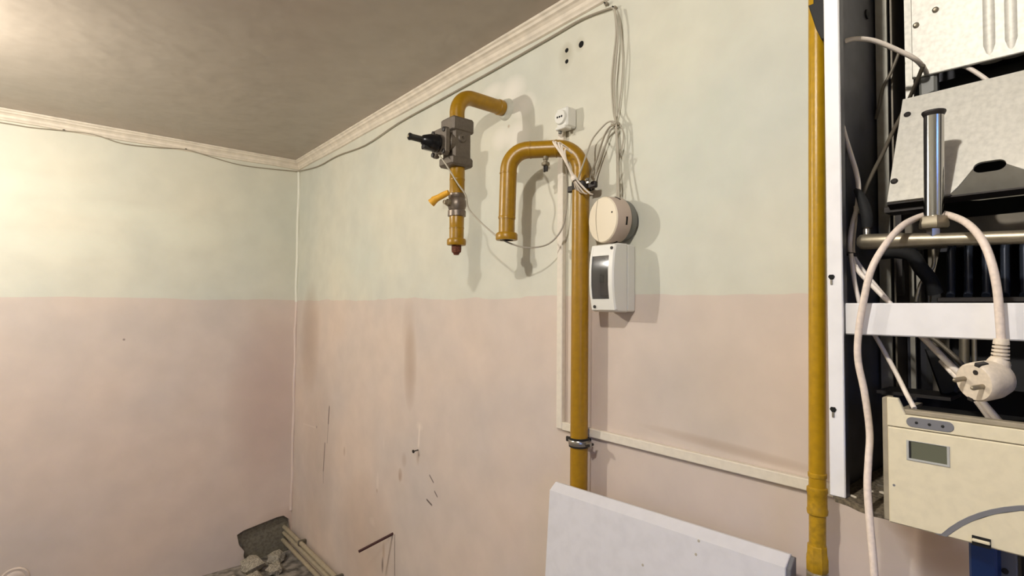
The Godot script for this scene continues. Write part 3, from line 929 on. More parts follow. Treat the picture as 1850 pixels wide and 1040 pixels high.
func build_riser() -> void:
	var rb := Vector3(2.116, 0.0, 0.038)
	var t := thing("gas_riser_pipe", "yellow gas riser pipe that bends over into a short open-ended drop leg", "gas pipe", rb)
	var r := 0.0208
	var top := 1.700
	var c1 := Vector3(2.122, top, 0.040)
	var c2 := Vector3(1.984, top, 0.152)
	var pts: Array = [Vector3(2.108, 0.0, 0.038), Vector3(2.117, 0.9, 0.038)]
	pts.append_array(bend(Vector3(2.117, 0.9, 0.038), c1, c2, 0.056, 14))
	pts.append_array(bend(c1, c2, Vector3(1.979, 1.5, 0.152), 0.050, 14))
	pts.append(Vector3(1.9785, 1.53, 0.152))
	part("bent_pipe", Shape.new().sweep(pts, r, 28), M.yellow, t)
	var dx := (c2 - c1).normalized()
	for w in [c1 + dx * 0.060, c2 - dx * 0.054]:
		part("weld_ring", Shape.new().lathe(w, dx, [Vector2(0.020, -0.003), Vector2(0.0217, -0.0012), Vector2(0.0217, 0.0012), Vector2(0.020, 0.003)], 28), M.yellow, t)
	part("weld_ring", Shape.new().lathe(Vector3(1.982, 1.644, 0.152), Vector3.UP, [Vector2(0.020, -0.003), Vector2(0.0217, -0.0012), Vector2(0.0217, 0.0012), Vector2(0.020, 0.003)], 28), M.yellow, t)
	part("drop_end", Shape.new().lathe(Vector3(1.978, 0, 0.152), Vector3.UP, [Vector2(0.0198, 1.495), Vector2(0.0198, 1.531), Vector2(0.0216, 1.532), Vector2(0.0216, 1.536), Vector2(0.0208, 1.537)], 28), M.yellow, t)
	var nut := part("end_nut", Shape.new().lathe(Vector3(1.978, 0, 0.152), Vector3.UP, [Vector2(0.017, 1.478), Vector2(0.0262, 1.478), Vector2(0.0272, 1.480), Vector2(0.0272, 1.492), Vector2(0.0245, 1.496), Vector2(0.0198, 1.497)], 28), M.yellow, t)
	part("bore", Shape.new().lathe(Vector3(1.978, 0, 0.152), Vector3.UP, [Vector2(0.0, 1.484), Vector2(0.017, 1.484), Vector2(0.017, 1.4782)], 24), M.black, nut)
	# small purge tap under the bend
	var pb := c1.lerp(c2, 0.50) + Vector3(0.004, -0.0205, 0.0)
	var pf := part("purge_tap", Shape.new().lathe(pb, Vector3.DOWN, [Vector2(0.007, -0.003), Vector2(0.007, 0.006), Vector2(0.005, 0.007), Vector2(0.005, 0.012), Vector2(0.010, 0.014), Vector2(0.010, 0.020), Vector2(0.006, 0.022), Vector2(0.0, 0.022)], 8), M.dull_steel, t)
	for s in [-1, 1]:
		part("prong", Shape.new().span(pb + Vector3(s * 0.004 - 0.0018, -0.036, -0.003), pb + Vector3(s * 0.004 + 0.0018, -0.021, 0.003), 0.0008), M.dark_steel, pf)

	# clamp under the bend: dark band, two ears, bolt
	var yc := 1.6045
	var ca := Vector3(2.1245, yc, 0.039)
	var cl := thing("pipe_clamp", "dark steel pipe clamp with a bright bolt under the riser bend", "clamp", ca - Vector3(0, 0, 0.039))
	part("band", Shape.new().lathe(ca, Vector3.UP, [Vector2(0.0212, -0.009), Vector2(0.0245, -0.009), Vector2(0.0245, 0.009), Vector2(0.0212, 0.009)], 28), M.dark_steel, cl)
	part("ear", Shape.new().span(ca + Vector3(0.020, -0.009, -0.006), ca + Vector3(0.046, 0.006, 0.006), 0.002), M.dark_steel, cl)
	part("ear", Shape.new().span(ca + Vector3(-0.044, -0.009, -0.006), ca + Vector3(-0.020, 0.006, 0.006), 0.002), M.dark_steel, cl)
	part("wall_stud", Shape.new().sweep([Vector3(ca.x, yc, 0.0), Vector3(ca.x, yc, 0.018)], 0.004, 10), M.dark_steel, cl)
	var bo := part("bolt", Shape.new().lathe(ca + Vector3(0.034, 0.004, 0.006), Vector3(0.1, 0.2, 1), [Vector2(0.0035, -0.006), Vector2(0.0035, 0.006), Vector2(0.008, 0.007), Vector2(0.008, 0.012), Vector2(0.0035, 0.013), Vector2(0.0035, 0.020), Vector2(0, 0.021)], 6), M.chrome, cl)
	bo.set_meta("label", "bright bolt")
	# lower clamp: steel ring with black rubber lips
	var cb := Vector3(2.1185, 0.9935, 0.038)
	cl = thing("pipe_clamp", "zinc pipe clamp with black rubber lining low on the riser pipe", "clamp", cb - Vector3(0, 0, 0.038))
	part("ring", Shape.new().lathe(cb, Vector3.UP, [Vector2(0.0245, -0.007), Vector2(0.0262, -0.004), Vector2(0.0262, 0.004), Vector2(0.0245, 0.007)], 28), M.steel, cl)
	part("rubber_lining", Shape.new().lathe(cb, Vector3.UP, [Vector2(0.0205, -0.011), Vector2(0.0250, -0.010), Vector2(0.0250, -0.0065), Vector2(0.0240, -0.006), Vector2(0.0240, 0.006), Vector2(0.0250, 0.0065), Vector2(0.0250, 0.010), Vector2(0.0205, 0.011)], 28), M.rubber, cl)
	part("lug", Shape.new().box(cb + Vector3(0.033, 0.0, 0.004), Vector3(0.016, 0.012, 0.006), 0.0015), M.steel, cl)
	part("lug", Shape.new().box(cb + Vector3(-0.032, 0.002, 0.004), Vector3(0.014, 0.012, 0.006), 0.0015), M.dark_steel, cl)
	part("clamp_screw", Shape.new().sweep([cb + Vector3(0.036, 0.0, -0.008), cb + Vector3(0.036, 0.0, 0.016)], 0.003, 8), M.dark_steel, cl)
	part("wall_stud", Shape.new().sweep([Vector3(cb.x, cb.y, 0.0), Vector3(cb.x, cb.y, 0.014)], 0.004, 10), M.dark_steel, cl)

	# bundle of thin white wires tied over the bend
	var wb := thing("wire_bundle", "bundle of thin white wires slung over the riser bend and clamp", "wire", Vector3(2.1005, 1.7019, 0.1100))
	var mid := Vector3(2.1485, 1.6116, 0.0920)
	var starts := [Vector3(2.1152, 1.6974, 0.1280), Vector3(2.1225, 1.6944, 0.1280), Vector3(2.1334, 1.6906, 0.1280), Vector3(2.1441, 1.6830, 0.1280), Vector3(2.1547, 1.6705, 0.1280)]
	var ends := [Vector3(2.1313, 1.5948, 0.0680), Vector3(2.1420, 1.5878, 0.0680), Vector3(2.1543, 1.5832, 0.0680), Vector3(2.1629, 1.5857, 0.0680), Vector3(2.1715, 1.5791, 0.0680)]
	for k in 5:
		var off := Vector3(0.0022 * (k - 2), 0.001 * (k % 2), 0.002 * (k % 3 - 1))
		var m1: Vector3 = starts[k].lerp(mid, 0.5) + Vector3(0.002 * (2 - k), 0.003, 0.004)
		part("wire", Shape.new().sweep(smooth([starts[k] + Vector3(0.0, -0.004, -0.022), starts[k], m1, mid + off, ends[k], ends[k] + Vector3(0.002, -0.004, -0.012)], 5), 0.0020, 7), M.white_wire, wb)
	part("wire_tie", Shape.new().lathe(mid, Vector3(-0.35, 0.8, 0.1), [Vector2(0.0055, -0.006), Vector2(0.007, -0.004), Vector2(0.007, 0.004), Vector2(0.0055, 0.006)], 12), M.white_wire, wb)


func build_fittings() -> void:
	# wiring duct: vertical run and horizontal run
	single("wiring_duct", Shape.new().span(Vector3(2.0150, 1.0055, 0.0), Vector3(2.0350, 1.772, 0.014), 0.0015), M.trunk, "vertical white wiring duct running down behind the gas pipe from the socket", "wiring duct", Vector3(2.025, 1.0055, 0), "white wiring ducts")
	single("wiring_duct", Shape.new().span(Vector3(2.0350, 1.0035, 0.0), Vector3(2.70, 1.0235, 0.0135), 0.0015), M.trunk, "horizontal white wiring duct along the pink wall towards the boiler", "wiring duct", Vector3(2.36, 1.0035, 0), "white wiring ducts")
	# small socket on top of the duct
	var so := Vector3(2.051, 1.793, 0.0)
	var t := thing("wall_socket", "small white surface socket with three holes on top of the wiring duct", "socket", so)
	part("housing", Shape.new().span(Vector3(2.032, 1.768, 0.0), Vector3(2.071, 1.819, 0.036), 0.004), M.white_plastic, t)
	part("face", Shape.new().lathe(Vector3(2.050, 1.794, 0.034), Vector3(0, 0, 1), [Vector2(0.0185, 0.0), Vector2(0.0185, 0.006), Vector2(0.017, 0.008), Vector2(0.0, 0.008)], 28), M.white_plastic, t)
	for k in [-1, 0, 1]:
		part("contact_hole", Shape.new().lathe(Vector3(2.050 + k * 0.0075, 1.794, 0.0415), Vector3(0, 0, 1), [Vector2(0.0028, 0), Vector2(0.0028, 0.0009), Vector2(0, 0.0009)], 12), M.hole, t)
	part("lower_lip", Shape.new().span(Vector3(2.034, 1.762, 0.018), Vector3(2.069, 1.770, 0.042), 0.002), M.white_plastic, t)
	part("cable_entry", Shape.new().span(Vector3(2.037, 1.755, 0.026), Vector3(2.044, 1.763, 0.034), 0.001), M.grey_plastic, t)

	# round detector
	var dc := Vector3(2.222, 1.513, 0.0)
	t = thing("gas_detector", "round cream gas detector on the wall above the breaker box", "detector", dc)
	var axis := Vector3(-0.20, -0.03, 1).normalized()
	var o := dc + axis * 0.008
	part("wall_plate", Shape.new().lathe(o, axis, [Vector2(0, -0.006), Vector2(0.046, -0.006), Vector2(0.048, 0.0), Vector2(0.048, 0.012), Vector2(0.045, 0.014), Vector2(0, 0.014)], 40), M.grey_plastic, t)
	part("body", Shape.new().lathe(o, axis, [Vector2(0.040, 0.014), Vector2(0.0515, 0.015), Vector2(0.0525, 0.018), Vector2(0.0525, 0.050), Vector2(0.0515, 0.054)], 48), M.ivory_dark, t)
	var face := part("face", Shape.new().lathe(o, axis, [Vector2(0.0515, 0.054), Vector2(0.0495, 0.057), Vector2(0.030, 0.0585), Vector2(0, 0.059)], 48), M.ivory, t)
	var u := axis.cross(Vector3.UP).normalized() * -1.0
	var w := axis.cross(u).normalized()
	if w.y < 0.0:
		w = -w
	var seam := []
	for k in 13:
		var f := lerpf(-1.0, 1.0, k / 12.0)
		seam.append(o + axis * (0.0592 - 0.0022 * f * f) + w * (0.047 * f) + u * (-0.014 - 0.006 * (1.0 - f * f)))
	part("seam", Shape.new().sweep(seam, 0.0006, 6), M.cable, face)
	part("indicator", Shape.new().lathe(o + axis * 0.0575 + u * 0.036 + w * 0.012, axis, [Vector2(0.002, 0), Vector2(0.002, 0.0012), Vector2(0, 0.0012)], 12), M.hole, face)
	for k in 5:
		var a := TAU * k / 5.0 - 0.15
		var d := u * cos(a) + w * sin(a)
		var tg := axis.cross(d)
		part("vent_slot", Shape.new().box(o + axis * 0.030 + d * 0.0523, Vector3(0.018, 0.0012, 0.004), 0.0, Basis(tg, d, axis)), M.hole, t)

	# breaker box
	var bb := Vector3(2.2185, 1.303, 0.0)
	t = thing("breaker_box", "small white breaker box with a smoked window beside the gas pipe", "breaker box", bb)
	var x0 := 2.183
	var x1 := 2.254
	var y0 := 1.303
	var y1 := 1.456
	part("back_shell", Shape.new().span(Vector3(x0 + 0.001, y0 + 0.001, 0.0), Vector3(x1 - 0.001, y1 - 0.001, 0.03), 0.003), M.white_plastic, t)
	# the lid is a shell with a window opening
	var prof := [Vector2(0.029, y0), Vector2(0.062, y0 + 0.001), Vector2(0.071, y0 + 0.005), Vector2(0.077, y0 + 0.034), Vector2(0.080, y0 + 0.06), Vector2(0.080, y1 - 0.06), Vector2(0.077, y1 - 0.028), Vector2(0.071, y1 - 0.004), Vector2(0.062, y1 - 0.001), Vector2(0.029, y1)]
	part("lid", Shape.new().prism(prof, Vector3(x0 + 0.057, 0, 0), Vector3(0, 0, 1), Vector3(0, 1, 0), Vector3(1, 0, 0), x1 - x0 - 0.057, 0.003), M.white_plastic, t)
	part("lid", Shape.new().prism(prof, Vector3(x0 + 0.008, 0, 0), Vector3(0, 0, 1), Vector3(0, 1, 0), Vector3(-1, 0, 0), 0.008, 0.003), M.white_plastic, t)
	part("lid", Shape.new().prism([Vector2(0.029, y0), Vector2(0.062, y0 + 0.001), Vector2(0.071, y0 + 0.005), Vector2(0.076, y0 + 0.029), Vector2(0.029, y0 + 0.029)], Vector3(x0 + 0.008, 0, 0), Vector3(0, 0, 1), Vector3(0, 1, 0), Vector3(1, 0, 0), 0.049), M.white_plastic, t)
	part("lid", Shape.new().prism([Vector2(0.029, y1), Vector2(0.062, y1 - 0.001), Vector2(0.071, y1 - 0.004), Vector2(0.076, y1 - 0.028), Vector2(0.029, y1 - 0.028)], Vector3(x0 + 0.008, 0, 0), Vector3(0, 0, 1), Vector3(0, 1, 0), Vector3(1, 0, 0), 0.049), M.white_plastic, t)
	for k in 2:
		var br := part("breaker", Shape.new().span(Vector3(x0 + 0.012 + k * 0.021, y0 + 0.036, 0.031), Vector3(x0 + 0.032 + k * 0.021, y1 - 0.036, 0.056), 0.002), M.breaker, t)
		part("switch", Shape.new().span(Vector3(x0 + 0.017 + k * 0.021, y0 + 0.066, 0.055), Vector3(x0 + 0.027 + k * 0.021, y0 + 0.084, 0.064), 0.002), M.dark_steel, br)
	var win := part("window", Shape.new().prism([Vector2(0.074, y0 + 0.0295), Vector2(0.0785, y0 + 0.060), Vector2(0.0785, y1 - 0.060), Vector2(0.074, y1 - 0.0285), Vector2(0.072, y1 - 0.0285), Vector2(0.0765, y1 - 0.060), Vector2(0.0765, y0 + 0.060), Vector2(0.072, y0 + 0.0295)], Vector3(x0 + 0.0082, 0, 0), Vector3(0, 0, 1), Vector3(0, 1, 0), Vector3(1, 0, 0), 0.0486), M.smoke_glass, t)
	win.set_meta("label", "smoked clear window")
	for q in [Vector3(x1 - 0.009, y1 - 0.012, 0.073), Vector3(x0 + 0.013, y0 + 0.012, 0.0725)]:
		part("lid_screw", Shape.new().lathe(q, Vector3(0, 0, 1), [Vector2(0.0035, 0), Vector2(0.0035, 0.0022), Vector2(0, 0.0022)], 12), M.dark_steel, t)


func build_right_pipe() -> void:
	var z := 0.075
	var b := Vector3(2.655, 0.0, z)
	var t := thing("gas_supply_pipe", "tall straight yellow gas pipe with couplings beside the boiler", "gas pipe", b)
	var r := 0.0125
	var x := func(y: float) -> Vector3: return Vector3(2.6585 + (y - 0.95) * 0.0108, y, z)
	part("long_pipe", Shape.new().sweep([x.call(1.0), x.call(1.4), x.call(CEIL - 0.001)], r, 24), M.yellow_bright, t)
	part("paint_joint", Shape.new().lathe(x.call(1.052), Vector3.UP, [Vector2(r, -0.004), Vector2(r + 0.001, -0.003), Vector2(r + 0.001, 0.003), Vector2(r, 0.004)], 24), M.yellow_old, t)
	part("lower_pipe", Shape.new().sweep([x.call(0.88), x.call(1.055)], r - 0.0005, 24), M.yellow_old, t)
	part("coupling", Shape.new().lathe(x.call(0.0), Vector3.UP, [Vector2(r, 0.990), Vector2(r + 0.0022, 0.992), Vector2(r + 0.0027, 0.998), Vector2(r + 0.0017, 1.001), Vector2(r + 0.0017, 1.024), Vector2(r + 0.0027, 1.026), Vector2(r + 0.0022, 1.032), Vector2(r, 1.034)], 24), M.yellow_old, t).position.x += 0.0107
	var un := part("union_nut", Shape.new().lathe(x.call(0.0), Vector3.UP, [Vector2(r, 0.944), Vector2(r + 0.002, 0.942), Vector2(r + 0.0025, 0.928), Vector2(r + 0.0038, 0.924), Vector2(r + 0.0038, 0.906), Vector2(r + 0.001, 0.902)], 8), M.yellow_old, t)
	un.position.x += 0.0095
	var lock := part("lock_nut", Shape.new().lathe(x.call(0.0), Vector3.UP, [Vector2(r + 0.001, 0.903), Vector2(r + 0.004, 0.900), Vector2(r + 0.004, 0.884), Vector2(r, 0.880)], 8), M.dull_steel, t)
	lock.position.x += 0.0095
	part("tail", Shape.new().sweep([x.call(0.0), x.call(0.885)], r, 20), M.yellow_old, t)
	# side tee and black handle half hidden behind the boiler edge, high up
	var h := x.call(1.78)
	var tv := thing("pipe_tap", "black tap handle on the yellow pipe at the top edge of view", "tap", h)
	part("spindle", Shape.new().lathe(h + Vector3(0.014, 0, 0.004), Vector3(0.1, 0, 1), [Vector2(0.009, 0), Vector2(0.009, 0.012), Vector2(0, 0.012)], 12), M.dark_steel, tv)
	part("handle", Shape.new().prism([Vector2(2.6725, CEIL - 0.25), Vector2(2.6722, 1.7935), Vector2(2.6647, 1.7935), Vector2(2.6690, 1.777), Vector2(2.6755, 1.752), Vector2(2.6835, 1.731), Vector2(2.692, 1.731), Vector2(2.692, CEIL - 0.25)], Vector3(0, 0, h.z + 0.016), Vector3(1, 0, 0), Vector3(0, 1, 0), Vector3(0, 0, 1), 0.012, 0.0015), M.black, tv)


func build_cover() -> void:
	# removed white sheet metal cover leaning on the riser pipe
	var tl := Vector3(2.0715, 0.894, 0.064)
	var tr := Vector3(2.6150, 0.911, 0.064)
	var ux := (tr - tl).normalized()
	var lean := 0.10
	var dn := Vector3(0.012, -1.0, lean)
	dn = (dn - ux * dn.dot(ux)).normalized()
	var un := ux.cross(-dn).normalized()
	if un.z < 0.0:
		un = -un
	var wid := tl.distance_to(tr)
	var len := 0.884
	var t := thing("boiler_cover", "white sheet metal cover leaning against the wall below the gas pipe", "cover", tl + dn * len + ux * wid * 0.5)
	var th := 0.024
	part("sheet", Shape.new().prism([Vector2(0, 0), Vector2(0.006, 0.0), Vector2(th, 0.017), Vector2(th, len), Vector2(0, len)], tl, un, dn, ux, wid, 0.0012), M.cover, t)
	part("end_flange", Shape.new().prism([Vector2(0.0, 0.003), Vector2(0.006, 0.003), Vector2(th - 0.003, 0.019), Vector2(th - 0.003, len), Vector2(0, len)], tl + ux * wid, un, dn, ux, 0.007, 0.001), M.slate, t)
	var rn := RandomNumberGenerator.new()
	rn.seed = 4
	for k in 3:
		var p: Vector3 = tl + ux * [0.39, 0.385, 0.27][k] + dn * [0.020, 0.045, 0.1][k] + un * th
		part("paint_chip", Shape.new().lathe(p, un, [Vector2(0.0028, 0), Vector2(0.0022, 0.0004), Vector2(0, 0.0004)], 7), M.grey_cable, t)


func build_boiler() -> void:
	var base := Vector3(2.99, 1.10, 0.0)
	var t := thing("gas_boiler", "open wall-hung gas boiler with its front cover taken off", "boiler", base)
	var fx := 2.779
	var zf := 0.36
	var yb := 1.113
	var yt := 1.86
	var xr := 3.20
	# casing
	var side := part("side_panel", Shape.new().span(Vector3(fx, yb, 0.0), Vector3(fx + 0.0015, yt, zf - 0.001)), M.casing_inner, t)
	side.set_meta("label", "grey inner face of the side panel")
	var fl := part("front_flange", Shape.new().span(Vector3(fx, yb, zf - 0.004), Vector3(fx + 0.0152, yt, zf), 0.001), M.white_enamel, t)
	part("flange_return", Shape.new().span(Vector3(fx + 0.0137, yb, zf - 0.013), Vector3(fx + 0.0152, yt, zf - 0.004)), M.casing_inner, t)
	for q in [Vector3(2.7836, 1.3468, 0.3600), Vector3(2.7835, 1.2048, 0.3600)]:
		part("clip_hole", Shape.new().prism([Vector2(-0.0032, 0.0), Vector2(-0.002, 0.0024), Vector2(0.002, 0.0024), Vector2(0.0034, 0.0), Vector2(0.002, -0.0028), Vector2(-0.001, -0.0030)], q, Vector3(1, 0, 0), Vector3(0, 1, 0), Vector3(0, 0, 1), 0.0006), M.hole, fl)
		part("clip", Shape.new().span(q + Vector3(-0.0010, -0.0085, 0.0), q + Vector3(0.0014, -0.0030, 0.0012), 0.0004), M.steel, fl)
	for q in [Vector3(2.7878, 1.2725, 0.3300), Vector3(2.7871, 1.6110, 0.3300)]:
		part("side_screw", Shape.new().lathe(Vector3(fx + 0.0015, q.y, 0.343), Vector3(1, 0, 0), [Vector2(0.0032, 0), Vector2(0.0032, 0.0015), Vector2(0, 0.002)], 12), M.steel, side)
	part("back_panel", Shape.new().span(Vector3(fx, yb, 0.0), Vector3(xr, yt, 0.004)), M.inner_dark, t)
	part("far_side_panel", Shape.new().span(Vector3(xr, yb, 0.0), Vector3(xr + 0.0015, yt, zf)), M.casing_inner, t)
	part("top_panel", Shape.new().span(Vector3(fx, yt, 0.0), Vector3(xr + 0.0015, yt + 0.002, zf)), M.white_enamel, t)
	part("crossbar", Shape.new().span(Vector3(fx + 0.0115, 1.2850, 0.340), Vector3(xr, 1.3185, 0.352), 0.0012), M.white_enamel, t)
	part("crossbar_lip", Shape.new().span(Vector3(fx + 0.0115, 1.3170, 0.325), Vector3(xr, 1.3185, 0.341)), M.white_enamel, t)
	# bottom tray with a dented front edge and chips of debris
	var tray := [Vector2(fx, 0.005), Vector2(fx, 0.35), Vector2(fx + 0.006, 0.362), Vector2(fx + 0.020, 0.366), Vector2(fx + 0.032, 0.374), Vector2(fx + 0.044, 0.378), Vector2(fx + 0.058, 0.376), Vector2(fx + 0.060, 0.30), Vector2(fx + 0.10, 0.28), Vector2(fx + 0.10, 0.005)]
	var tp := part("bottom_tray", Shape.new().prism(tray, Vector3(0, yb - 0.005, 0), Vector3(1, 0, 0), Vector3(0, 0, 1), Vector3(0, 1, 0), 0.005), M.tray, t)
	var rn := RandomNumberGenerator.new()
	rn.seed = 23
	for k in 9:
		var c := Vector3(fx + 0.018 + rn.randf() * 0.034, yb + 0.0005, 0.235 + 0.125 * rn.randf())
		part("debris_chip", Shape.new().box(c, Vector3(0.004 + rn.randf() * 0.008, 0.002, 0.002 + rn.randf() * 0.002), 0.0005, Basis(Vector3.UP, rn.randf() * 1.2 - 0.6)), M.debris if k % 3 else M.tray, tp)
	for k in 4:
		part("tray_rib", Shape.new().span(Vector3(fx + 0.022, yb - 0.001, 0.215 + k * 0.022), Vector3(fx + 0.056, yb + 0.0025, 0.221 + k * 0.022), 0.001), M.brown_grey, tp)

	# combustion chamber: light strip, dark gap, upper sheet, slanted hood sheet
	part("chamber_strip", Shape.new().span(Vector3(2.7832, 1.205, 0.196), Vector3(2.7955, yt, 0.200)), M.strip, t)
	part("chamber_strip", Shape.new().span(Vector3(2.8095, 1.575, 0.172), Vector3(2.8180, yt, 0.180)), M.galv, t)
	part("chamber_side", Shape.new().span(Vector3(2.7965, 1.205, 0.06), Vector3(2.7985, yt, 0.19)), M.brown_grey, t)
	var us := part("upper_sheet", Shape.new().prism([Vector2(2.8205, 1.5985), Vector2(3.16, 1.588), Vector2(3.16, yt), Vector2(2.8205, yt)], Vector3(0, 0, 0.193), Vector3(1, 0, 0), Vector3(0, 1, 0), Vector3(0, 0, 1), 0.004, 0.001), M.galv, t)
	for q in [Vector3(2.8453, 1.6749, 0.1970), Vector3(2.8258, 1.6636, 0.1970)]:
		part("screw", Shape.new().lathe(q, Vector3(0, 0, 1), [Vector2(0.0034, 0), Vector2(0.0034, 0.0012), Vector2(0.0018, 0.0022), Vector2(0, 0.0018)], 12), M.dull_steel, us)
	part("side_grommet", Shape.new().lathe(Vector3(2.7806, 1.6860, 0.225), Vector3(1, 0, 0), [Vector2(0.006, 0), Vector2(0.006, 0.002), Vector2(0.003, 0.003), Vector2(0, 0.003)], 14), M.black, side)
	for k in 2:
		# broad shallow corrugations pressed into the upper sheet
		var bx := 2.8935 + k * 0.0185
		part("bead", Shape.new().sweep([Vector3(bx, 1.598, 0.1860), Vector3(bx, 1.615, 0.1880), Vector3(bx + 0.001, yt - 0.02, 0.1882)], 0.0105, 24), M.galv, us)
	# hood sheet (leans out at the bottom), slot cut through it
	var h0 := Vector3(2.8181, 1.5642, 0.225)
	var hb := Vector3(2.8175, 1.4312, 0.290)
	var hx := Vector3(1, 0, 0)
	var hd := (hb - h0).normalized()
	var hn := Vector3(0, -hd.z, hd.y) * -1.0
	if hn.z < 0.0:
		hn = -hn
	var hl := h0.distance_to(hb)
	var wd := 0.34
	var sx0 := 0.0795
	var sx1 := 0.0915
	var sy := 0.1190
	var sr := 0.0068
	var up_poly := [Vector2(0, 0), Vector2(wd, 0), Vector2(wd, sy)]
	up_poly.append(Vector2(sx1 + sr, sy))
	up_poly.append_array(arc2(Vector2(sx1, sy), sr, -15, -90, 5))
	up_poly.append_array(arc2(Vector2(sx0, sy), sr, -90, -165, 5))
	up_poly.append(Vector2(sx0 - sr, sy))
	up_poly.append(Vector2(0, sy))
	var hood := part("hood_sheet", Shape.new().prism(up_poly, h0, hx, hd, hn, 0.0025), M.galv, t)
	var low := [Vector2(0, sy), Vector2(sx0 - sr, sy)]
	low.append_array([Vector2(sx0 - 0.009, sy + 0.004), Vector2(sx0 - 0.013, sy + 0.012), Vector2(sx0 - 0.018, sy + 0.021), Vector2(sx0 - 0.024, hl)])
	low.append(Vector2(0, hl))
	part("hood_lower_sheet", Shape.new().prism(low, h0, hx, hd, hn, 0.0025), M.galv, hood)
	var low2 := [Vector2(wd, sy), Vector2(sx1 + sr, sy), Vector2(sx1 + 0.012, sy + 0.004), Vector2(sx1 + 0.020, sy + 0.010), Vector2(sx1 + 0.034, sy + 0.020), Vector2(sx1 + 0.044, hl), Vector2(wd, hl)]
	part("hood_lower_sheet", Shape.new().prism(low2, h0, hx, hd, hn, 0.0025), M.galv, hood)
	# pressed scoop below the slot, tucked back towards its foot
	var f := func(a: float, b: float, dp: float) -> Vector3: return h0 + hx * a + hd * b + hn * (0.0025 - dp)
	var sc := Shape.new()
	var tops := []
	tops.append_array(arc2(Vector2(sx0, sy), sr, 180, 90, 5))
	tops.append_array(arc2(Vector2(sx1, sy), sr, 90, 0, 5))
	var n2 := (hn - hd * -0.2 + Vector3(0, -0.7, 0)).normalized()
	for k in tops.size() - 1:
		var q0: Vector2 = tops[k]
		var q1: Vector2 = tops[k + 1]
		var f0 := float(k) / (tops.size() - 1)
		var f1 := float(k + 1) / (tops.size() - 1)
		var e0 := lerpf(sx0 - 0.024, sx1 + 0.044, f0)
		var e1 := lerpf(sx0 - 0.024, sx1 + 0.044, f1)
		var dp0 := 0.017 * clampf(minf(f0, 1.0 - f0) * 5.0, 0.0, 1.0)
		var dp1 := 0.017 * clampf(minf(f1, 1.0 - f1) * 5.0, 0.0, 1.0)
		sc.quad_s(f.call(q0.x, q0.y, 0.0), f.call(q1.x, q1.y, 0.0), f.call(e1, hl, dp1), f.call(e0, hl, dp0), n2, n2, n2, n2)
	part("scoop", sc, M.strip, hood)
	part("hood_hem", Shape.new().prism([Vector2(0, hl), Vector2(wd, hl), Vector2(wd, hl + 0.002), Vector2(0, hl + 0.002)], h0 - hn * 0.010, hx, hd, hn, 0.010), M.dark_steel, hood)
	for q in [Vector2(0.0072, 0.026), Vector2(0.0042, 0.121)]:
		part("screw", Shape.new().lathe(f.call(q.x, q.y, 0.0), hn, [Vector2(0.0036, 0), Vector2(0.0036, 0.0012), Vector2(0.0026, 0.0022), Vector2(0, 0.0022)], 12), M.dark_steel, hood)
	part("hood_bracket", Shape.new().span(Vector3(2.812, 1.422, 0.255), Vector3(2.86, 1.428, 0.282)), M.dark_steel, t)
	part("hood_post", Shape.new().span(Vector3(2.8050, 1.33, 0.205), Vector3(2.8110, 1.428, 0.214)), M.dark_steel, t)
	part("burner_tray", Shape.new().span(Vector3(2.8120, 1.385, 0.200), Vector3(3.16, 1.4185, 0.204)), M.brown_grey, t)
	part("black_lining", Shape.new().span(Vector3(2.82, 1.41, 0.150), Vector3(3.16, 1.60, 0.155)), M.black, t)
	part("black_lining", Shape.new().span(Vector3(2.82, 1.22, 0.150), Vector3(3.16, 1.385, 0.155)), M.black, t)

	# burner bars
	for k in 9:
		var bx := 2.8625 + 0.0150 * k
		var bb := part("burner_bar", Shape.new().sweep([Vector3(bx, 1.3275, 0.243), Vector3(bx, 1.3305, 0.240), Vector3(bx, 1.376, 0.236), Vector3(bx, 1.388, 0.228)], 0.0040, 14), M.burner, t)
		part("blade", Shape.new().span(Vector3(bx - 0.0025, 1.325, 0.16), Vector3(bx + 0.0025, 1.384, 0.236), 0.0008), M.black, bb)
	part("burner_rail", Shape.new().span(Vector3(2.852, 1.3205, 0.225), Vector3(3.16, 1.3260, 0.252), 0.001), M.dark_steel, t)

	# gas manifold, jet stub, upright tube with nut
	var m0 := Vector3(2.7933, 1.3880, 0.3100)
	var m1 := Vector3(2.9308, 1.3806, 0.3100)
	var md := (m1 - m0).normalized()
	part("manifold", Shape.new().lathe(m0, md, [Vector2(0, 0), Vector2(0.005, 0.0005), Vector2(0.0078, 0.003), Vector2(0.0085, 0.007), Vector2(0.0085, 0.040), Vector2(0.0080, 0.044), Vector2(0.0066, 0.08), Vector2(0.0064, 0.33), Vector2(0, 0.33)], 24), M.dull_steel, t)
	var st := Vector3(2.8021, 1.3955, 0.3080)
	part("jet_stub", Shape.new().lathe(st, Vector3.UP, [Vector2(0.0036, -0.004), Vector2(0.0036, 0.006), Vector2(0.003, 0.007), Vector2(0.0042, 0.008), Vector2(0.0042, 0.012), Vector2(0, 0.013)], 10), M.steel, t)
	part("spark_boot", Shape.new().sweep(smooth([Vector3(2.7888, 1.4501, 0.3000), Vector3(2.7933, 1.4440, 0.3020), Vector3(2.7984, 1.4314, 0.3050), Vector3(2.8024, 1.4167, 0.3080), Vector3(2.8028, 1.4035, 0.3080)], 5), 0.0056, 12, [0.002, 0.0026, 0.003, 0.0035, 0.004, 0.0042, 0.0044, 0.0046, 0.005, 0.0053, 0.0055, 0.0056, 0.0057, 0.0058, 0.0058, 0.0058, 0.0058, 0.0056, 0.0054, 0.0052, 0.005]), M.rubber, t)
	var tb := Vector3(2.8629, 1.3870, 0.3100)
	var tt := Vector3(2.8650, 1.5165, 0.3100)
	var ta := (tt - tb).normalized()
	var tl := tb.distance_to(tt)
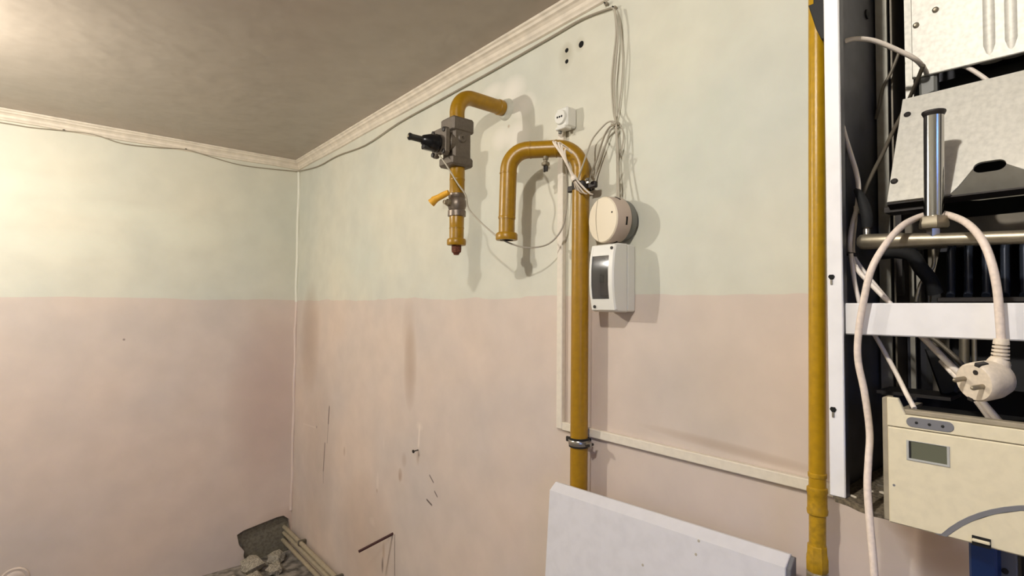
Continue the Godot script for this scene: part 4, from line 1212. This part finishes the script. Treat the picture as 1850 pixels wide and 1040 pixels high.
	var tube := part("upright_tube", Shape.new().lathe(tb, ta, [Vector2(0.0088, 0.018), Vector2(0.0086, 0.020), Vector2(0.0086, tl - 0.004), Vector2(0.0092, tl - 0.002)], 32), M.chrome, t)
	part("flared_rim", Shape.new().lathe(tb, ta, [Vector2(0.0086, tl - 0.0042), Vector2(0.0100, tl - 0.0015), Vector2(0.0105, tl), Vector2(0.0102, tl + 0.001), Vector2(0.0075, tl + 0.0006), Vector2(0.0070, tl - 0.006), Vector2(0, tl - 0.006)], 32), M.dark_steel, tube)
	part("tube_nut", Shape.new().lathe(tb, ta, [Vector2(0.006, 0.0085), Vector2(0.0122, 0.0088), Vector2(0.0133, 0.0105), Vector2(0.0133, 0.0145), Vector2(0.0125, 0.0165), Vector2(0.0125, 0.0205), Vector2(0.0086, 0.022)], 6, 0.4), M.dull_steel, tube)
	part("tube_seat", Shape.new().lathe(tb, ta, [Vector2(0.0065, 0.0), Vector2(0.0065, 0.0095)], 6), M.steel, tube)

	# black hose and plates behind the manifold
	part("hose", Shape.new().sweep(smooth([Vector3(2.8012, 1.3772, 0.2700), Vector3(2.8189, 1.3782, 0.2650), Vector3(2.8323, 1.3731, 0.2600), Vector3(2.8392, 1.3586, 0.2550), Vector3(2.8460, 1.3461, 0.2500), Vector3(2.8496, 1.3306, 0.2450)]), 0.0075, 12), M.rubber, t)
	part("inner_post", Shape.new().span(Vector3(2.8085, 1.20, 0.17), Vector3(2.8135, 1.40, 0.175)), M.strip, t)
	part("inner_post", Shape.new().span(Vector3(2.8185, 1.315, 0.18), Vector3(2.8225, 1.385, 0.186)), M.strip, t)
	part("inner_plate", Shape.new().prism([Vector2(2.834, 1.385), Vector2(2.846, 1.385), Vector2(2.838, 1.345), Vector2(2.835, 1.31)], Vector3(0, 0, 0.20), Vector3(1, 0, 0), Vector3(0, 1, 0), Vector3(0, 0, 1), 0.002), M.brown_grey, t)
	part("pilot_pipe", Shape.new().sweep(smooth([Vector3(2.8328, 1.3212, 0.2500), Vector3(2.8367, 1.3401, 0.2500), Vector3(2.8415, 1.3494, 0.2480), Vector3(2.8482, 1.3618, 0.2450), Vector3(2.8485, 1.3806, 0.2450)]), 0.0018, 8), M.dull_steel, t)
	# lower compartment
	part("inner_plate", Shape.new().span(Vector3(2.800, 1.207, 0.150), Vector3(2.828, 1.30, 0.153)), M.inner_dark, t)
	part("inner_plate", Shape.new().span(Vector3(2.829, 1.21, 0.165), Vector3(2.846, 1.30, 0.168)), M.brown_grey, t)
	part("gas_block", Shape.new().prism([Vector2(2.838, 1.268), Vector2(2.852, 1.270), Vector2(2.868, 1.232), Vector2(2.866, 1.222), Vector2(2.858, 1.218), Vector2(2.852, 1.218)], Vector3(0, 0, 0.215), Vector3(1, 0, 0), Vector3(0, 1, 0), Vector3(0, 0, 1), 0.03, 0.002), M.black, t)
	part("water_pipe", Shape.new().sweep([Vector3(2.8660, 1.2805, 0.2000), Vector3(2.8651, 1.2297, 0.2000)], 0.0050, 12), M.dull_steel, t)
	part("water_pipe", Shape.new().sweep([Vector3(2.8765, 1.2812, 0.2100), Vector3(2.8764, 1.2472, 0.2100)], 0.0024, 10), M.dull_steel, t)
	part("lower_shelf", Shape.new().span(Vector3(2.798, 1.2155, 0.22), Vector3(2.866, 1.219, 0.27)), M.dark_steel, t)
	# cable sleeve above the hood
	var sl := Vector3(2.8351, 1.5765, 0.1850)
	part("cable_sleeve", Shape.new().span(sl + Vector3(-0.009, -0.012, -0.008), sl + Vector3(0.009, 0.036, 0.008), 0.003), M.grey_plastic, t)

	# wires inside the boiler, each clamped along its way
	var wires := [
		["wire", 0.0026, M.white_wire, [Vector3(2.7825, 1.5212, 0.3180), Vector3(2.7799, 1.5115, 0.3000), Vector3(2.7853, 1.4895, 0.3000), Vector3(2.7902, 1.4691, 0.3000), Vector3(2.7922, 1.4508, 0.3000), Vector3(2.7902, 1.4287, 0.3000), Vector3(2.7860, 1.4132, 0.3000), Vector3(2.7868, 1.3929, 0.3120), Vector3(2.7871, 1.3739, 0.3120), Vector3(2.7950, 1.3557, 0.3150), Vector3(2.8075, 1.3404, 0.3180), Vector3(2.8282, 1.3161, 0.3200)]],
		["wire", 0.0022, M.white_wire, [Vector3(2.7875, 1.4317, 0.2950), Vector3(2.7867, 1.4137, 0.2950), Vector3(2.7841, 1.3882, 0.2950), Vector3(2.7851, 1.3740, 0.2950), Vector3(2.7922, 1.3595, 0.2950), Vector3(2.8014, 1.3458, 0.2950), Vector3(2.8145, 1.3268, 0.2950), Vector3(2.8216, 1.3164, 0.2950)]],
		["wire", 0.0024, M.white_wire, [Vector3(2.7891, 1.3746, 0.3180), Vector3(2.7910, 1.3545, 0.3180), Vector3(2.7935, 1.3358, 0.3180), Vector3(2.7976, 1.3161, 0.3180)]],
		["wire", 0.0024, M.brown_grey, [Vector3(2.8416, 1.5952, 0.2400), Vector3(2.8299, 1.5836, 0.2200), Vector3(2.8136, 1.5629, 0.2000), Vector3(2.8036, 1.5307, 0.2150), Vector3(2.7994, 1.5036, 0.2350), Vector3(2.7958, 1.4762, 0.2600), Vector3(2.7922, 1.4506, 0.2800), Vector3(2.7897, 1.4230, 0.2950)]],
		["wire", 0.0020, M.brown_grey, [Vector3(2.8083, 1.6348, 0.2000), Vector3(2.7997, 1.6130, 0.2000), Vector3(2.7904, 1.5945, 0.2000), Vector3(2.7873, 1.5726, 0.2050), Vector3(2.7820, 1.5573, 0.2000)]],
		["wire", 0.0024, M.white_wire, [Vector3(2.8089, 1.2884, 0.3180), Vector3(2.8189, 1.2685, 0.3180), Vector3(2.8296, 1.2459, 0.3180), Vector3(2.8411, 1.2274, 0.3300), Vector3(2.8519, 1.2138, 0.3450)]],
		["wire", 0.0032, M.white_wire, [Vector3(2.8487, 1.2874, 0.3100), Vector3(2.8623, 1.2710, 0.3100), Vector3(2.8764, 1.2542, 0.3100), Vector3(2.8908, 1.2416, 0.3250), Vector3(2.9023, 1.2262, 0.3350), Vector3(2.9154, 1.2111, 0.3450)]],
		["wire", 0.0024, M.white_wire, [Vector3(2.8646, 1.2593, 0.3000), Vector3(2.8797, 1.2450, 0.3150), Vector3(2.8906, 1.2341, 0.3250), Vector3(2.9002, 1.2228, 0.3350), Vector3(2.9101, 1.2103, 0.3450)]],
		["wire", 0.0026, M.brown_grey, [Vector3(2.8397, 1.2841, 0.2400), Vector3(2.8526, 1.2735, 0.2400), Vector3(2.8693, 1.2545, 0.2400), Vector3(2.8829, 1.2349, 0.2400)]],
		["wire", 0.0028, M.white_wire, [Vector3(2.7773, 1.6271, 0.3000), Vector3(2.7880, 1.6303, 0.2900), Vector3(2.8020, 1.6290, 0.2700), Vector3(2.8187, 1.6186, 0.2500), Vector3(2.8326, 1.6079, 0.2300), Vector3(2.8349, 1.6026, 0.2000), Vector3(2.8338, 1.5991, 0.1850)]],
		["wire", 0.0026, M.white_wire, [Vector3(2.8371, 1.5980, 0.1850), Vector3(2.8454, 1.6061, 0.1900), Vector3(2.8586, 1.6057, 0.1900), Vector3(2.8713, 1.5980, 0.1900), Vector3(2.8826, 1.5857, 0.1900), Vector3(2.8930, 1.5719, 0.1900)]]]
	for w in wires:
		part(w[0], Shape.new().sweep(smooth(w[3], 5), w[1], 8), w[2], t)
	part("wire_strap", Shape.new().lathe(Vector3(2.7871, 1.3745, 0.3120), Vector3(0.2, 1, 0), [Vector2(0.006, -0.002), Vector2(0.0072, -0.001), Vector2(0.0072, 0.001), Vector2(0.006, 0.002)], 12), M.dark_steel, t)


func build_control_box() -> void:
	# hinged control box of the boiler, part of it, with its own pieces
	var boiler: Node3D = get_node("gas_boiler")
	var xl := 2.8383
	var xr := 3.17
	var zf := 0.38
	var yb := 1.1075
	var ys := 1.1990
	var yt := 1.2170
	var s := Shape.new()
	# walls of the open box
	s.prism([Vector2(xl, yb), Vector2(xr, yb), Vector2(xr, ys), Vector2(xl, ys)], Vector3(0, 0, zf - 0.004), Vector3(1, 0, 0), Vector3(0, 1, 0), Vector3(0, 0, 1), 0.004, 0.0012)
	s.prism([Vector2(xl, ys + 0.0006), Vector2(xr, ys + 0.0006), Vector2(xr, yt - 0.0048), Vector2(xl + 0.0150, yt - 0.0048), Vector2(xl + 0.0090, yt + 0.0100), Vector2(xl, yt + 0.0100)], Vector3(0, 0, zf - 0.004), Vector3(1, 0, 0), Vector3(0, 1, 0), Vector3(0, 0, 1), 0.0045, 0.0008)
	var box := part("control_box", s, M.cream, boiler)
	box.set_meta("label", "cream control box with a grey arc")
	part("box_side", Shape.new().span(Vector3(xl - 0.0045, yb + 0.001, 0.362), Vector3(xl + 0.001, yt + 0.0095, zf - 0.001), 0.001), M.cream_edge, box)
	part("box_side", Shape.new().span(Vector3(xl - 0.0045, yb + 0.001, 0.26), Vector3(xl + 0.001, yt - 0.008, 0.363)), M.cream_edge, box)
	part("box_bottom", Shape.new().span(Vector3(xl, yb + 0.001, 0.26), Vector3(xr, yb + 0.004, zf - 0.004)), M.cream_edge, box)
	part("box_rim", Shape.new().span(Vector3(xl + 0.0135, yt - 0.0046, zf - 0.012), Vector3(xr, yt, zf - 0.001), 0.0008), M.cream_edge, box)
	part("box_inner", Shape.new().span(Vector3(xl + 0.002, yt - 0.014, 0.26), Vector3(xr, yt - 0.011, zf - 0.005)), M.black, box)
	# status strip with three lamps
	var c := Vector3(2.8717, 1.2060, 0.3810)
	var pill := []
	pill.append_array(arc2(Vector2(0.0132, 0), 0.0047, -90, 90, 8))
	pill.append_array(arc2(Vector2(-0.0132, 0), 0.0047, 90, 270, 8))
	var st := part("status_strip", Shape.new().prism(pill, Vector3(c.x, 1.2062, zf), Vector3(1, 0, 0), Vector3(0, 1, 0), Vector3(0, 0, 1), 0.0011, 0.0004), M.slate, box)
	for k in [-1, 0, 1]:
		part("indicator", Shape.new().lathe(Vector3(c.x + k * 0.0098, 1.2062, zf + 0.001), Vector3(0, 0, 1), [Vector2(0.0013, 0), Vector2(0.0013, 0.0004), Vector2(0, 0.0005)], 10), M.black, st)
	# display
	var a := Vector2(2.8555, 1.1722)
	var b := Vector2(2.8840, 1.1882)
	var fr := Shape.new()
	for q in [[Vector2(a.x - 0.002, a.y - 0.002), Vector2(b.x + 0.002, a.y)], [Vector2(a.x - 0.002, b.y), Vector2(b.x + 0.002, b.y + 0.0006)], [Vector2(a.x - 0.002, a.y), Vector2(a.x, b.y)], [Vector2(b.x, a.y), Vector2(b.x + 0.002, b.y)]]:
		fr.span(Vector3(q[0].x, q[0].y, zf - 0.001), Vector3(q[1].x, q[1].y, zf + 0.0008), 0.0002)
	var dsp := part("display_frame", fr, M.pale_grey, box)
	part("display", Shape.new().span(Vector3(a.x, a.y, zf - 0.001), Vector3(b.x, b.y, zf + 0.0001)), M.lcd, dsp)
	part("display_shade", Shape.new().span(Vector3(a.x, a.y, zf), Vector3(a.x + 0.0016, b.y, zf + 0.0004)), M.black, dsp)
	# grey arc
	var arc := []
	var o := Vector2(2.9677, 1.0471)
	var ro := 0.1085
	var ri := 0.1042
	for k in 25:
		var ang := deg_to_rad(lerpf(30.0, 150.0, k / 24.0))
		var q := o + Vector2(cos(ang), sin(ang)) * ro
		arc.append(Vector2(q.x, maxf(q.y, yb + 0.0003)))
	for k in 25:
		var ang := deg_to_rad(lerpf(150.0, 30.0, k / 24.0))
		var q := o + Vector2(cos(ang), sin(ang)) * ri
		arc.append(Vector2(q.x, maxf(q.y, yb)))
	part("arc_stripe", Shape.new().prism(arc, Vector3(0, 0, zf - 0.001), Vector3(1, 0, 0), Vector3(0, 1, 0), Vector3(0, 0, 1), 0.0014, 0.0002), M.slate, box)
	var mk := Vector3(2.8429, 1.1436, 0.3800)
	part("mark", Shape.new().lathe(Vector3(mk.x, mk.y, zf), Vector3(0, 0, 1), [Vector2(0.0012, 0), Vector2(0.0010, 0.0003), Vector2(0, 0.0003)], 8), M.slate, box)
	# notch in the lower edge, blue valve cap and bracket hanging below
	part("notch", Shape.new().prism([Vector2(0, 0), Vector2(0.0125, 0), Vector2(0.0125, 0.0082), Vector2(0, 0.0082)], Vector3(2.9003, yb - 0.0005, zf), Vector3(1, 0, 0), Vector3(0, 1, 0), Vector3(0, 0, 1), 0.0012), M.hole, box)
	part("notch_tab", Shape.new().span(Vector3(2.9006, yb + 0.0030, zf + 0.0005), Vector3(2.9125, yb + 0.0056, zf + 0.003), 0.0005), M.cream, box)
	var bl := part("filling_tap", Shape.new().span(Vector3(2.8833, 1.0167, 0.3000) * Vector3(1, 1, 0) + Vector3(0, 0, 0.275), Vector3(2.9046, 1.0989, 0.3000) * Vector3(1, 1, 0) + Vector3(0, 0, 0.300), 0.002), M.blue, boiler)
	bl.set_meta("label", "dark blue plastic tap below the control box")
	var br := part("bracket", Shape.new().span(Vector3(2.9007, 1.0172, 0.2800) * Vector3(1, 1, 0) + Vector3(0, 0, 0.274), Vector3(2.9162, 1.0921, 0.2800) * Vector3(1, 1, 0) + Vector3(0, 0, 0.280), 0.001), M.slate, boiler)
	part("bracket_screw", Shape.new().lathe(Vector3(2.9075, 1.0567, 0.2800), Vector3(0, 0, 1), [Vector2(0.0028, 0), Vector2(0.0028, 0.0012), Vector2(0, 0.0016)], 12), M.dark_steel, br)
	part("pump", Shape.new().span(Vector3(2.9129, 1.0047, 0.2600) * Vector3(1, 1, 0) + Vector3(0, 0, 0.20), Vector3(2.9146, 1.0918, 0.2600) * Vector3(1, 1, 0) + Vector3(0.08, 0, 0.26), 0.004), M.black, boiler)


func build_power_cord() -> void:
	var t := thing("power_cord", "off-white power cord draped over the boiler gas pipe, its plug hanging free", "power cord", Vector3(2.8270, 1.0558, 0.3850))
	var down := [Vector3(2.8340, 0.9897, 0.4000), Vector3(2.8299, 1.0579, 0.3950), Vector3(2.8245, 1.1010, 0.3870), Vector3(2.8200, 1.1353, 0.3780), Vector3(2.8189, 1.1609, 0.3700), Vector3(2.8179, 1.1872, 0.3620), Vector3(2.8140, 1.2259, 0.3620), Vector3(2.8084, 1.2594, 0.3620), Vector3(2.8093, 1.2881, 0.3620), Vector3(2.8142, 1.3197, 0.3620), Vector3(2.8211, 1.3509, 0.3620), Vector3(2.8289, 1.3739, 0.3520), Vector3(2.8390, 1.3966, 0.3320), Vector3(2.8477, 1.4086, 0.3080), Vector3(2.8603, 1.4132, 0.2960), Vector3(2.8736, 1.4092, 0.3050), Vector3(2.8932, 1.3957, 0.3350), Vector3(2.9065, 1.3780, 0.3520), Vector3(2.9142, 1.3566, 0.3600), Vector3(2.9182, 1.3316, 0.3620), Vector3(2.9195, 1.3047, 0.3620), Vector3(2.9202, 1.2837, 0.3620)]
	part("cord", Shape.new().sweep(smooth(down, 6), 0.0034, 14), M.cord, t)
	# moulded plug: ribbed sleeve, body with face, two pins, earth notch
	var a := Vector3(2.9202, 1.2847, 0.3620)
	var b := Vector3(2.9188, 1.2652, 0.3620)
	var dirn := (b - a).normalized()
	var l := a.distance_to(b)
	var prof := [Vector2(0, -0.002), Vector2(0.0052, -0.002)]
	for k in 5:
		var h0 := l * (0.06 + 0.16 * k)
		var rr := 0.0058 + 0.0002 * k
		prof.append_array([Vector2(rr, h0), Vector2(rr, h0 + l * 0.09), Vector2(rr - 0.0016, h0 + l * 0.10), Vector2(rr - 0.0016, h0 + l * 0.15)])
	prof.append_array([Vector2(0.0066, l * 0.86), Vector2(0.0078, l * 1.05), Vector2(0, l * 1.05)])
	part("strain_relief", Shape.new().lathe(a, dirn, prof, 20), M.plug, t)
	# the body lies with its face turned to the left and towards the camera
	var face := Vector3(-0.50, -0.12, 0.86).normalized()
	var c := Vector3(2.9107, 1.2501, 0.3720)
	var pb := part("plug", Shape.new().lathe(c, face, [Vector2(0, -0.018), Vector2(0.010, -0.018), Vector2(0.0145, -0.014), Vector2(0.0168, -0.006), Vector2(0.0172, 0.006), Vector2(0.0168, 0.0115), Vector2(0.0155, 0.013), Vector2(0, 0.013)], 32), M.plug, t)
	var neck := c - face * 0.005
	part("plug_neck", Shape.new().sweep([b - dirn * 0.003, b.lerp(neck, 0.35), neck], 0.011, 18, [0.0074, 0.0100, 0.0145]), M.plug, pb)
	var pinax := Vector3(0.83, -0.30, 0.45)
	pinax = (pinax - face * pinax.dot(face)).normalized()
	var earth := face.cross(pinax).normalized()
	if earth.y < 0.0:
		earth = -earth
	for s in [-1, 1]:
		var pc: Vector3 = c + face * 0.0125 + pinax * s * 0.0080
		part("pin", Shape.new().lathe(pc, face, [Vector2(0.0021, 0), Vector2(0.0021, 0.0105), Vector2(0.0014, 0.012), Vector2(0, 0.0125)], 14), M.dull_steel, pb)
		part("earth_clip", Shape.new().box(c + face * 0.0085 + earth * s * 0.0163, Vector3(0.005, 0.0035, 0.010), 0.0006, Basis(pinax, earth, face)), M.dark_steel, pb)
	part("pin_recess", Shape.new().lathe(c + face * 0.0128 + earth * 0.0095, face, [Vector2(0.0022, 0.0), Vector2(0.0022, 0.0006), Vector2(0, 0.0006)], 12), M.dark_steel, pb)
